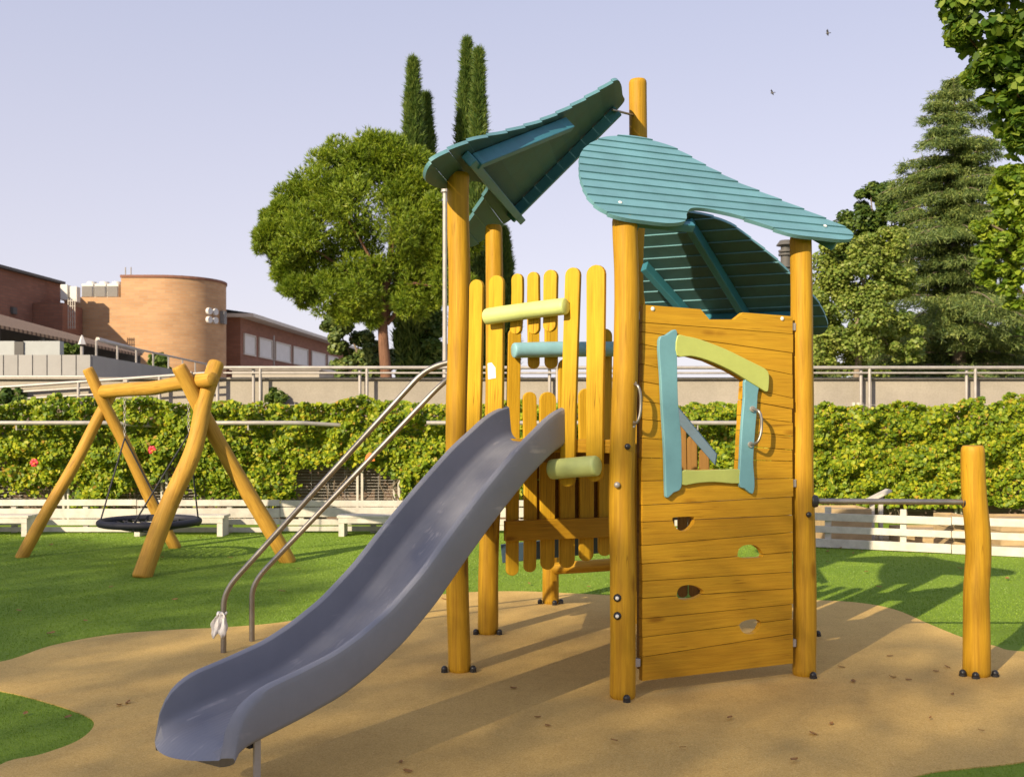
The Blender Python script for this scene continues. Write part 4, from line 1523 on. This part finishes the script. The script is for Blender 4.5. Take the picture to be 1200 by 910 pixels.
for k, px in enumerate((106, 121, 135.5)):
    x = (px - 600) / FPX * 60.8
    bm = BM()
    box(bm, (x, 61.0, 8.55 + .40), (.66, 1.3, .80))
    ac = obj("air_unit", bm, ACW, bld, bevel=0.04)
    bm = BM()
    box(bm, (x, 60.33, 8.55 + .36), (.57, .06, .60))
    obj("grille", bm, ACG, ac)
    bm = BM()
    bmesh.ops.create_cone(bm, segments=16, radius1=.30, radius2=.26, depth=.22, cap_ends=True, matrix=Matrix.Translation((x, 61, 9.42)))
    obj("fan", bm, ACW, ac, smooth=40)
for px in (147, 153.5):
    bm = BM()
    x = (px - 600) / FPX * 61.5
    tube(bm, [(x, 61.5, 9.7), (x, 61.5, 10.45)], .035, 6)
    obj("antenna", bm, GALV, bld)
# left brick wing (in shade) with plant on the roof corner
lw_ = thing("brick_wing", "dark red brick wing at the left edge with a stepped wall", "building", (-26, 55, 1.74))
def wing_x(dd, c=-25.4, d0=60):
    return c + .072 * (dd - d0)
bm = BM()
quad_prism(bm, [(wing_x(38) - 8, 38), (wing_x(38), 38), (wing_x(60), 60), (wing_x(60) - 8, 60)], 1.74, 9.28)
obj("wall", bm, BRICK_R, lw_)
bm = BM()
quad_prism(bm, [(wing_x(38) - 8, 37.9), (wing_x(38) + .25, 37.9), (wing_x(60) + .25, 60.1), (wing_x(60) - 8, 60.1)], 9.28, 9.42)
obj("roof", bm, ROOFD, lw_)
bm = BM()
quad_prism(bm, [(wing_x(57) + .02, 57), (wing_x(57) + 1.6, 57), (wing_x(57) + 1.5, 59.9), (wing_x(60) + .02, 59.9)], 1.74, 7.9)
obj("annex", bm, BRICK_R, lw_)
for k in range(2):
    bm = BM()
    box(bm, ((77 + 11 * k - 600) / FPX * 58.6, 58.6, 8.62 - .1 * k), (.40, .5, .85))
    obj("air_unit", bm, ACW, lw_, bevel=.03)
bm = BM()
for k in range(4):
    x = (80 + 2.6 * k - 600) / FPX * 57
    box(bm, (x, 57.0, 7.3), (.035, .05, 1.6))
for k in range(6):
    box(bm, ((84 - 600) / FPX * 57, 57.0, 6.6 + k * .28), (.42, .04, .03))
obj("ladder", bm, GALV, lw_)
for (px, py) in ((15, 364), (42, 371), (67, 376.5)):
    p = on_plane(px, py, Vector((wing_x(50), 50, 0)), Vector((1, -.072, 0)).normalized())
    bm = BM()
    box(bm, p, (.25, .45, .35))
    obj("vent", bm, ROOFD, lw_)
# long lean-to tile roof
ct = thing("canopy", "tiled lean-to roof sloping over a covered walk at the far left", "canopy", (-18, 46, 1.74))
bm = BM()
a0, a1 = at(-60, 352, 40), at(167, 413.5, 52)
e0, e1 = a0 + Vector((1.6, -1.0, -.85)), a1 + Vector((.25, -1.6, -.12))
th = Vector((0, 0, -.12))
vs = [bm.verts.new(p) for p in (a0, a1, e1, e0, a0 + th, a1 + th, e1 + th, e0 + th)]
for f in ((0, 1, 2, 3), (7, 6, 5, 4), (0, 4, 5, 1), (1, 5, 6, 2), (2, 6, 7, 3), (3, 7, 4, 0)):
    bm.faces.new([vs[i] for i in f])
obj("tile_roof", bm, TILES, ct)
bm = BM()
b0 = a0.lerp(a1, .72)
tube(bm, [b0 + Vector((0, -.05, .06)), a1 + Vector((0, -.05, .06))], .12, 6)
obj("flashing", bm, EAVE, ct)
bm = BM()
for f_ in (0.1, .35, .6, .85):
    p = e0.lerp(e1, f_)
    box(bm, (p.x - .1, p.y + .2, (p.z - .15 + 1.74) / 2), (.12, .12, p.z - .15 - 1.74))
obj("post", bm, ROOFD, ct)
bm = BM()
w0, w1 = a0 + Vector((-.2, .3, 0)), a1 + Vector((-.2, .3, 0))
vs = [bm.verts.new(p) for p in ((w0.x, w0.y, 1.74), (w1.x, w1.y, 1.74), (w1.x, w1.y, w1.z - .1), (w0.x, w0.y, w0.z - .1))]
bm.faces.new(vs)
bmesh.ops.solidify(bm, geom=bm.faces[:], thickness=.1)
obj("back_wall", bm, ROOFD, ct)
# right brick wing with roller blinds
rw = thing("brick_wing", "red brick wing with a row of white blinds under a long pale eave", "building", (-15, 80, 1.74))
Xr = lambda dd: -16.8 + .072 * (dd - 66)
bm = BM()
quad_prism(bm, [(Xr(66) - 12, 66), (Xr(66), 66), (Xr(100), 100), (Xr(100) - 12, 100)], 1.74, 8.0)
obj("wall", bm, BRICK_R, rw)
bm = BM()
quad_prism(bm, [(Xr(66) - 12, 65.6), (Xr(66) + .9, 65.6), (Xr(100) + .9, 100.4), (Xr(100) - 12, 100.4)], 8.0, 8.22)
obj("eave", bm, EAVE, rw)
bm = BM()
vs = [bm.verts.new(p) for p in ((Xr(66) - 5, 65.8, 9.1), (Xr(66) + .8, 65.8, 8.24), (Xr(100) + .8, 100.2, 8.24), (Xr(100) - 5, 100.2, 9.1))]
bm.faces.new(vs)
bmesh.ops.solidify(bm, geom=bm.faces[:], thickness=.15)
obj("roof", bm, ROOFD, rw)
for (pa, pb_) in ((285.5, 298.6), (303, 318), (322.3, 339.7), (343, 360), (364.7, 380.8), (383.5, 395.5)):
    da, db = [21.55 / (.072 - (p - 600) / FPX) for p in (pa, pb_)]
    dirv = Vector((.072, 1, 0)).normalized()
    nrm = Vector((1, -.072, 0)).normalized()
    c0 = Vector((Xr((da + db) / 2), (da + db) / 2, 6.42)) + nrm * .02
    M_ = Matrix((dirv, nrm, Vector((0, 0, 1)))).transposed().to_4x4()
    M_.translation = c0
    bm = BM()
    w = (db - da)
    for (x, z, sx, sz) in ((0, .62, w, .08), (0, -.62, w + .2, .10), (-w / 2, 0, .08, 1.3), (w / 2, 0, .08, 1.3)):
        box(bm, (x, 0.01, z), (sx, .12, sz))
    wf_ = obj("window", bm, EAVE, rw, M_)
    bm = BM()
    box(bm, (0, -.02, 0), (w - .08, .06, 1.2))
    obj("blind", bm, BLIND, wf_, M_)
bm = BM()
x = (321 - 600) / FPX * 70
tube(bm, [(x, 70, 1.74), (x, 70, 7.2)], .05, 8)
dp = obj("drainpipe", bm, GALV, rw)
# grey clad ramp wall on the terrace
cw = thing("ramp_wall", "grey panelled ramp wall in front of the brick buildings", "wall", (-12, 30, 1.74))
bm = BM()
xs = np.linspace((-80 - 600) / FPX * 30, -11.83, 12)
for xa, xb in zip(xs, xs[1:]):
    box(bm, ((xa + xb) / 2, 30, 2.57), (xb - xa - .03, .1, 1.66))
obj("cladding", bm, PANEL, cw)
bm = BM()
ys = np.linspace(30.06, 46, 16)
for ya, yb in zip(ys, ys[1:]):
    xa = -11.87 - .035 * (ya - 30)
    box(bm, (xa, (ya + yb) / 2, 2.57), (.1, yb - ya - .03, 1.66))
obj("side_cladding", bm, PANEL, cw)
bm = BM()
for k in range(9):
    y = 30.5 + k * 1.8
    tube(bm, [(-11.87 - .035 * (y - 30), y, 3.4), (-11.87 - .035 * (y - 30), y, 3.85)], .03, 6)
tube(bm, [(-11.88, 30.5, 3.85), (-12.4, 46, 3.85)], .035, 8)
obj("railing", bm, GALV, cw)
bm = BM()
box(bm, ((-80 + 19 - 600) / FPX * 33, 33.2, 3.5), (1.2, .3, 1.0))
box(bm, ((16 - 600) / FPX * 33 - 1.5, 33.2, 3.15), (3.0, .3, 1.75))
box(bm, ((48 - 600) / FPX * 33, 33.2, 3.15), (1.12, .3, 1.75))
sh = tag(obj("site_screen", bm, PANEL_W), "pale flat screen with a dark gap standing behind the grey ramp wall", "screen")
bm = BM()
box(bm, ((22 - 600) / FPX * 33, 33.1, 3.15), (.28, .2, 1.7))
obj("gap_door", bm, ROOFD, sh)
bm = BM()
p = at(96, 398, 31.5)
tube(bm, [(p.x, p.y, 1.74), (p.x, p.y, p.z - .2)], .05, 8)
t = thing("terrace_lantern", "small white pyramid lantern beside the grey ramp wall", "lantern", (p.x, p.y, 1.74))
obj("pole", bm, GALV, t)
bm = BM()
bmesh.ops.create_cone(bm, segments=4, radius1=.12, radius2=.02, depth=.27, cap_ends=True, matrix=Matrix.Translation(p))
obj("lamp_shade", bm, BLIND, t)

# ================================================================== TREES
def trunk(bm, pts, r0, r1, seg=10):
    n = len(pts)
    tube(bm, pts, [r0 + (r1 - r0) * i / (n - 1) for i in range(n)], seg)
def clump_shell(centres, radii, n_each, flat=1.0, inner=0.55):
    """points scattered through clumps; returns points and outward directions"""
    P, D = [], []
    for c, r in zip(centres, radii):
        d = sph(n_each)
        rad = r * rng.uniform(inner, 1.0, (n_each, 1)) ** 0.6
        q = d * rad
        q[:, 2] *= flat
        P.append(np.asarray(c) + q)
        D.append(d)
    return np.concatenate(P), np.concatenate(D)

# --- stone pine
def stone_pine():
    d0 = 45.0
    S = d0 / FPX
    base = Vector(((457 - 600) * S, d0, 1.74))
    root = thing("pine_tree", "broad umbrella pine with dense green crown and reddish trunk", "tree", base)
    cents, rads = [], []
    # crown outline (pixel measure turned to metres): lobes around the rim and inside
    lobes = [(325, 275, 26), (335, 300, 30), (345, 245, 30), (352, 325, 28), (375, 225, 34), (400, 200, 34), (432, 190, 32), (455, 183, 26), (470, 215, 34), (492, 205, 26), (505, 240, 30), (508, 280, 30), (500, 320, 30), (385, 260, 46), (430, 245, 50), (460, 275, 46), (400, 300, 46), (370, 285, 40), (425, 330, 40), (460, 335, 38), (390, 345, 28), (485, 352, 26), (430, 365, 22), (318, 285, 18), (410, 360, 20), (415, 190, 18), (355, 340, 20), (330, 255, 20), (460, 172, 12), (436, 172, 14), (520, 300, 30), (540, 270, 28), (530, 330, 26)]
    for (px, py, r) in lobes:
        for k in range(9):
            a = sph(1)[0]
            cc = np.array([(px - 600) * S, d0, HC + (YH - py) * S]) + a * r * S * 0.75 * np.array([1, 1.6, .9])
            cents.append(cc)
            rads.append(r * S * rng.uniform(.42, .64))
    P, D = clump_shell(cents, rads, 215, 0.85, 0.2)
    up = D * np.array([1, 1, .8]) + np.array([0, 0, .55])
    # each point carries a tuft of needles
    k = 5
    Pk = np.repeat(P, k, 0)
    v = needle_tris(Pk, np.repeat(up, k, 0), 0.22, 0.05, 0.55)
    fast_mesh("crown", v, 3, L_PINE, root)
    bm = BM()
    top = Vector(((452 - 600) * S, d0, HC + (YH - 330) * S))
    trunk(bm, bezier([base, base.lerp(top, .35) + Vector((-.12, 0, 0)), base.lerp(top, .7) + Vector((-.18, 0, 0)), top], 5), .28, .17)
    for k in range(12):
        c_ = Vector(cents[rng.integers(len(cents))])
        s_ = base.lerp(top, rng.uniform(.65, 1))
        trunk(bm, bezier([s_, s_.lerp(c_, .5) + Vector((0, 0, .3)), c_], 4), .10, .03, 6)
    obj("trunk", bm, BARK, root, smooth=60)
stone_pine()

def cypress(px, ytip, d0, w, lab, dark=0.0):
    S = d0 / FPX
    x = (px - 600) * S
    ztip = HC + (YH - ytip) * S
    root = thing("cypress_tree", lab, "tree", (x, d0, 1.74), "tall cypresses behind the pine")
    H = ztip - 1.74
    N = 11000
    u = rng.uniform(0.0, 1.0, N) ** 0.8
    prof = lambda s: np.interp(s, [0, .06, .2, .5, .7, .85, .94, 1], [.6, .95, 1.1, 1.05, .74, .42, .17, .01])
    ang = rng.uniform(0, 2 * np.pi, N)
    fl_ = np.array([mnoise.noise(Vector((math.cos(a) * 1.2 + px, math.sin(a) * 1.2, z * H * .8))) for a, z in zip(ang, u)])
    r = w * S / 2 * prof(u) * (1 + .42 * fl_) * rng.uniform(.45, 1.06, N)
    P = np.stack([x + r * np.cos(ang), d0 + r * np.sin(ang), 1.74 + .3 + u * (H - .3)], 1)
    D = np.stack([np.cos(ang) * .35, np.sin(ang) * .35, np.ones(N)], 1)
    v = np.concatenate([needle_tris(np.repeat(P, 3, 0), np.repeat(D, 3, 0), 0.46, .085, .38)])
    fast_mesh("crown", v, 3, L_CYP, root)
    bm = BM()
    trunk(bm, [(x, d0, 1.74), (x, d0, 1.74 + H * .85)], .22, .04)
    obj("trunk", bm, BARK_G, root, smooth=60)
cypress(484, 74, 49, 33, "cypress whose single spire rises from the pine's crown, lower left one of the tallest pair")
cypress(499, 116, 50.5, 30, "shorter dark cypress just right of the spire within the pine's crown")
cypress(547, 51, 52, 31, "tallest cypress, its tip highest of all, above the teal roof edge")
cypress(561, 63, 51, 24, "slim cypress touching the right side of the tallest one")
cypress(590, 272, 55, 30, "low dark cypress peeping out right of the tower's back post")

# --- broadleaf helper
def broadleaf(name, lab, base, lobes, d0, mat, leaf, n_each, sub=8, trunk_r=.2, bark=BARK_G, depth=1.3, group=None, cat="tree", loose=0.62, limbs=10, down=0.0, inner=.35):
    S = d0 / FPX
    root = thing(name, lab, cat, base, group)
    cents, rads = [], []
    for (px, py, r) in lobes:
        for k in range(sub):
            a = sph(1)[0]
            cents.append(np.array([(px - 600) * S, d0, HC + (YH - py) * S]) + a * r * S * .8 * np.array([1, depth, 1]))
            rads.append(r * S * rng.uniform(.28, .28 + loose * .5))
    P, D = clump_shell(cents, rads, n_each, .75, inner)
    nr = D * .6 + np.array([0, -.15, .75])
    ax = np.array([0, 0, -down]) + rng.normal(0, .7, P.shape) if down else None
    v = leaf_quads(P, nr, leaf, leaf * .8, .55, ax)
    fast_mesh("crown", v, 6, mat, root)
    bm = BM()
    cz = np.mean([c[2] for c in cents])
    cx_ = np.mean([c[0] for c in cents])
    base = Vector(base)
    top = Vector((cx_ * .6 + base.x * .4, base.y * .5 + d0 * .5, cz))
    trunk(bm, bezier([base, base.lerp(top, .5) + Vector((.1, 0, 0)), top], 6), trunk_r, trunk_r * .5)
    for k in range(limbs):
        c_ = Vector(cents[rng.integers(len(cents))])
        s_ = base.lerp(top, rng.uniform(.45, 1))
        trunk(bm, bezier([s_, s_.lerp(c_, .5) + Vector((0, 0, .15)), c_], 4), trunk_r * .35, trunk_r * .08, 6)
    obj("trunk", bm, bark, root, smooth=60)
    return root

# grey-green cedar foot behind the pine, small bushes by the building
broadleaf("cedar_tree", "low grey-green conifer behind the pine's trunk", (-7.0, 50, 1.74), [(405, 395, 18), (395, 420, 20), (425, 410, 22), (415, 430, 20), (445, 425, 20), (385, 378, 9)], 50, L_CED, .22, 230, depth=1.0, trunk_r=.15)
broadleaf("cypress_tree", "dark cypress foot filling the gap right of the pine's trunk", (-4.5, 49.5, 1.74), [(480, 400, 18), (490, 425, 20), (505, 400, 20), (500, 370, 18), (515, 425, 18), (478, 430, 14)], 49, L_CYP, .24, 260, depth=.9, trunk_r=.15)
for (px, py, d_, r, lab) in ((186, 420, 44, 8, "small green bush beside the ramp railing below the brick block"), (84, 410, 36, 8, "small dark shrub beside the white lantern"), (192, 432, 44, 6, "low shrub at the foot of the rounded brick end"), (325, 462, 17.0, 9, "straggly weed bush sprouting on the parapet between railing posts"), (15, 468, 16.9, 14, "leafy shrub overtopping the vine at the left edge")):
    broadleaf("shrub", lab, ((px - 600) / FPX * d_, d_, 1.72), [(px, py, r), (px + r * .5, py + r * .4, r * .7), (px - r * .6, py + r * .5, r * .7)], d_, L_DK, .10 if d_ < 20 else .2, 60, trunk_r=.02, cat="shrub", limbs=3)

# --- big cedar on the right
def cedar():
    d0 = 42.0
    S = d0 / FPX
    x = (1118 - 600) * S
    ztip = HC + (YH - 84) * S
    root = thing("cedar_tree", "tall cedar with layered drooping boughs beyond the parapet", "tree", (x, d0, 1.74))
    bm = BM()
    trunk(bm, [(x + .25, d0, 1.74), (x + .1, d0, 7), (x, d0, ztip - .4)], .34, .04)
    P, D = [], []
    levels = 25
    for i in range(levels):
        u = i / (levels - 1)
        z = 2.6 + (ztip - 2.9) * u
        Lr = np.interp(u, [0, .25, .5, .75, .9, 1], [4.7, 4.4, 3.3, 2.1, 1.4, .5])
        nb = 8 if u < .8 else 5
        for k in range(nb):
            ang = rng.uniform(0, 2 * np.pi)
            L = Lr * rng.uniform(.45, 1.25)
            dr = np.array([math.cos(ang), math.sin(ang), 0])
            side = np.array([-dr[1], dr[0], 0])
            pts = []
            for s in np.linspace(0, 1, 9):
                h = .55 * L * (.42 * s - .62 * s * s) * (1 if u < .85 else .6)
                pts.append(np.array([x, d0, z]) + dr * L * s + np.array([0, 0, h]))
            trunk(bm, [Vector(p) for p in pts], .055 * (1 - u * .5), .012, 5)
            n = int(120 * L / 2.2) + 25
            s = rng.uniform(.06, 1.0, n)
            idx = s * 8
            i0 = np.clip(idx.astype(int), 0, 7)
            pp = np.array(pts)
            q = pp[i0] + (pp[i0 + 1] - pp[i0]) * (idx - i0)[:, None]
            wdt = .42 * L * (np.sin(np.clip(s, 0, 1) * 2.6) * .6 + .12) * rng.uniform(-1, 1, n)
            q = q + side * wdt[:, None] + np.array([0, 0, 1]) * (-.16 * np.abs(wdt) - rng.uniform(0, .24, n))[:, None]
            P.append(q)
            dd = np.tile(dr * .7, (n, 1)) + side * np.sign(wdt)[:, None] * .5 + np.array([0, 0, -.42])
            D.append(dd)
    P, D = np.concatenate(P), np.concatenate(D)
    k = 8
    Pk = np.repeat(P, k, 0) + rng.normal(0, .06, (len(P) * k, 3))
    v = needle_tris(Pk, np.repeat(D, k, 0), .22, .04, .7)
    obj("trunk", bm, BARK_G, root, smooth=60)
    fast_mesh("crown", v, 3, L_CED, root)
cedar()
broadleaf("poplar_tree", "pale green airy poplar left of the tall cedar", ((1000 - 600) / FPX * 36, 36, 1.74), [(985, 300, 26), (975, 345, 26), (1005, 330, 30), (1030, 300, 24), (965, 390, 24), (1000, 380, 34), (1035, 360, 34), (985, 415, 28), (1025, 410, 32), (1060, 400, 24), (1050, 330, 20), (960, 425, 16), (1010, 285, 16), (1045, 285, 18)], 36, L_DEC, .115, 420, 11, .16, depth=1.3, loose=.9, inner=.05)
broadleaf("holm_oak", "dark green rounded tree behind the pale poplar", ((1030 - 600) / FPX * 46, 46, 1.74), [(1020, 240, 22), (1005, 265, 22), (1035, 225, 18), (1050, 255, 24), (1030, 275, 26), (1062, 222, 14), (1000, 300, 26), (1060, 290, 26), (985, 290, 14)], 46, L_DK, .15, 330, 9, .22, loose=.8, inner=.1)
broadleaf("plane_tree", "lime green broadleaf branches reaching in from the right edge", ((1290 - 600) / FPX * 24, 24, 1.74), [(1175, 250, 24), (1195, 225, 26), (1165, 285, 18), (1190, 300, 30), (1160, 320, 16), (1200, 340, 24), (1215, 270, 40), (1240, 320, 50), (1250, 230, 50), (1182, 205, 16), (1150, 265, 9)], 24, L_LIME, .15, 120, 10, .2, loose=.7, limbs=14, inner=.1)
broadleaf("broadleaf_tree", "dark leafy branches hanging into the top right corner", (7.2, 10.4, 0), [(1128, 8, 22), (1150, 30, 30), (1175, 60, 32), (1160, 80, 22), (1185, 110, 28), (1195, 145, 20), (1205, 40, 40), (1215, 100, 40), (1230, 0, 50), (1150, -20, 40), (1190, 165, 10), (1240, 160, 40), (1139, 92, 8), (1125, 40, 12), (1262, 60, 60), (1200, -50, 60), (1290, 120, 50)], 10.4, L_NEAR, .10, 46, 14, .07, bark=BARK, depth=1.6, loose=.75, limbs=10, down=.9, inner=.0)

for i, (px, lab) in enumerate(((945, "dark tree low behind the tower's right post, farthest back"), (1040, "dark low tree filling the gap between poplar and cedar"), (1130, "dark low tree behind the cedar's trunk"), (1215, "dark low tree at the right edge behind the lime branches"))):
    broadleaf("background_tree", lab, ((px - 600) / FPX * 58, 58, 1.74), [(px, 400, 30), (px - 30, 420, 26), (px + 30, 415, 28), (px + 10, 370 + 12 * (i % 2), 24), (px - 20, 385, 20)], 58, L_DK, .24, 200, 8, .2, group="dark trees behind the poplar and cedar")

# --- trees behind the viewpoint that shade the near ground
def shade_tree(name, lab, s, lat, ztop, rad, n, leaf):
    fwd = Vector((.574, .819, 0))
    sd = Vector((.819, -.574, 0))
    c = fwd * (5.09 - s) + sd * lat
    base = Vector((c.x, c.y, 0))
    root = thing(name, lab, "tree", base, "trees behind the viewpoint")
    P = []
    q = rng.uniform(-1, 1, (n, 3))
    q = q[(q ** 4).sum(1) < 1]
    pts = np.array([c.x, c.y, ztop - rad[2]]) + q @ np.array([[sd.x * rad[0], sd.y * rad[0], 0], [fwd.x * rad[1], fwd.y * rad[1], 0], [0, 0, rad[2]]])
    # the crown's top edge is uneven
    top = np.array([ztop + .35 * mnoise.noise(Vector((p[0] * .7, p[1] * .7, 2.2))) for p in pts])
    pts = pts[pts[:, 2] < top]
    v = leaf_quads(pts, np.tile([[0, 0, 1.0]], (len(pts), 1)), leaf, leaf * .8, .8)
    fast_mesh("crown", v, 6, L_DK, root)
    bm = BM()
    top_ = Vector((c.x, c.y, ztop - rad[2]))
    trunk(bm, [base, base.lerp(top_, .5), top_], .25, .12)
    for k in range(10):
        e = Vector(pts[rng.integers(len(pts))])
        trunk(bm, [base.lerp(top_, .6 + .04 * k), e], .07, .02, 6)
    obj("trunk", bm, BARK_G, root, smooth=60)
SHADE = [("shade_tree", "round leafy tree standing behind the viewpoint, its crown shading the slide", 30, -1.6, 15.9, (4.6, 3.2, 3.4), 19000, .18),
         ("shade_tree", "wide leafy tree standing behind the viewpoint to the left, shading the lawn", 31, -10.5, 16.3, (4.6, 3.2, 3.4), 30000, .18)]
for a in SHADE:
    shade_tree(*a)

# ================================================================== small things: birds, fallen leaves
def bird(px, py, d, lab, roll):
    p = at(px, py, d)
    bm = BM()
    bmesh.ops.create_uvsphere(bm, u_segments=10, v_segments=8, radius=.07, matrix=Matrix.Diagonal((2.0, .8, .8, 1)))
    for s in (-1, 1):
        pts = [(0.06, 0, .02), (.10, s * .18, .09), (-.02, s * .36, .05), (-.06, s * .16, .06), (-.07, 0, .02)]
        A = [bm.verts.new(q) for q in pts]
        Bq = [bm.verts.new((q[0], q[1], q[2] - .012)) for q in pts]
        bm.faces.new(A)
        bm.faces.new(Bq[::-1])
        for i in range(5):
            bm.faces.new((A[i], A[(i + 1) % 5], Bq[(i + 1) % 5], Bq[i]))
    A = [bm.verts.new(q) for q in ((-.12, .03, 0), (-.24, .05, 0), (-.24, -.05, 0), (-.12, -.03, 0))]
    bm.faces.new(A)
    M = Matrix.Translation(p) @ Matrix.Rotation(R_(roll), 4, 'Z') @ Matrix.Rotation(R_(25), 4, 'X')
    tag(obj("bird", bm, ROOFD, None, M), lab, "bird", "birds in the sky")
bird(970, 39, 80, "higher of the two tiny birds in the sky", 160)
bird(905, 109, 85, "lower of the two tiny birds in the sky, above the teal roof", 150)

def fallen():
    spots = []
    for (px, py) in ((1043, 770), (1097, 788), (986, 783), (1065, 798), (1110, 783), (1000, 800), (953, 862), (630, 842), (642, 852), (520, 703), (470, 895), (478, 906), (602, 808), (1046, 795), (1116, 815), (974, 850), (150, 825), (140, 828), (80, 842), (30, 838), (205, 705), (130, 690), (100, 730), (22, 718), (330, 695), (60, 745), (350, 668), (270, 655), (190, 655), (150, 632), (235, 632), (305, 628), (1030, 690), (1015, 672), (1125, 668), (1150, 690), (1180, 680), (1085, 652), (970, 660), (970, 648), (985, 644), (1000, 650), (1010, 648), (545, 720), (690, 690), (620, 686), (855, 845), (800, 880), (720, 872), (930, 895), (1150, 860), (1090, 845), (400, 690), (440, 660), (470, 645), (60, 640), (100, 635)):
        spots.append(ground(px, py))
    src = None
    for i, p in enumerate(spots):
        if i % 6 == 0:
            bm = BM()
            rnd = random.Random(i)
            L, W = rnd.uniform(.03, .05), rnd.uniform(.016, .028)
            row = []
            for s in np.linspace(-1, 1, 7):
                w = W * math.sqrt(max(0, 1 - s * s)) * .9 + .001
                z = .004 + .012 * rnd.random() * (s * s)
                row.append([bm.verts.new((s * L, -w, z + .008)), bm.verts.new((s * L, 0, z)), bm.verts.new((s * L, w, z + .006))])
            for A, B in zip(row, row[1:]):
                for k in range(2):
                    bm.faces.new((A[k], A[k + 1], B[k + 1], B[k]))
            o = obj("fallen_leaf", bm, RED_FOL, None)
            src = o
        else:
            o = src.copy()
            COL.objects.link(o)
        o.location = (p.x, p.y, .009 if i < 20 else .018)
        o.rotation_euler = (random.uniform(-.2, .2), random.uniform(-.2, .2), random.uniform(0, 6.28))
        sc_ = random.uniform(.36, .6) * (1.0 if p.y < 7 else 1.35)
        o.scale = (sc_, sc_, sc_)
        tag(o, "small dry brown leaf lying on the ground of the playground", "leaf", "fallen leaves scattered about")
fallen()
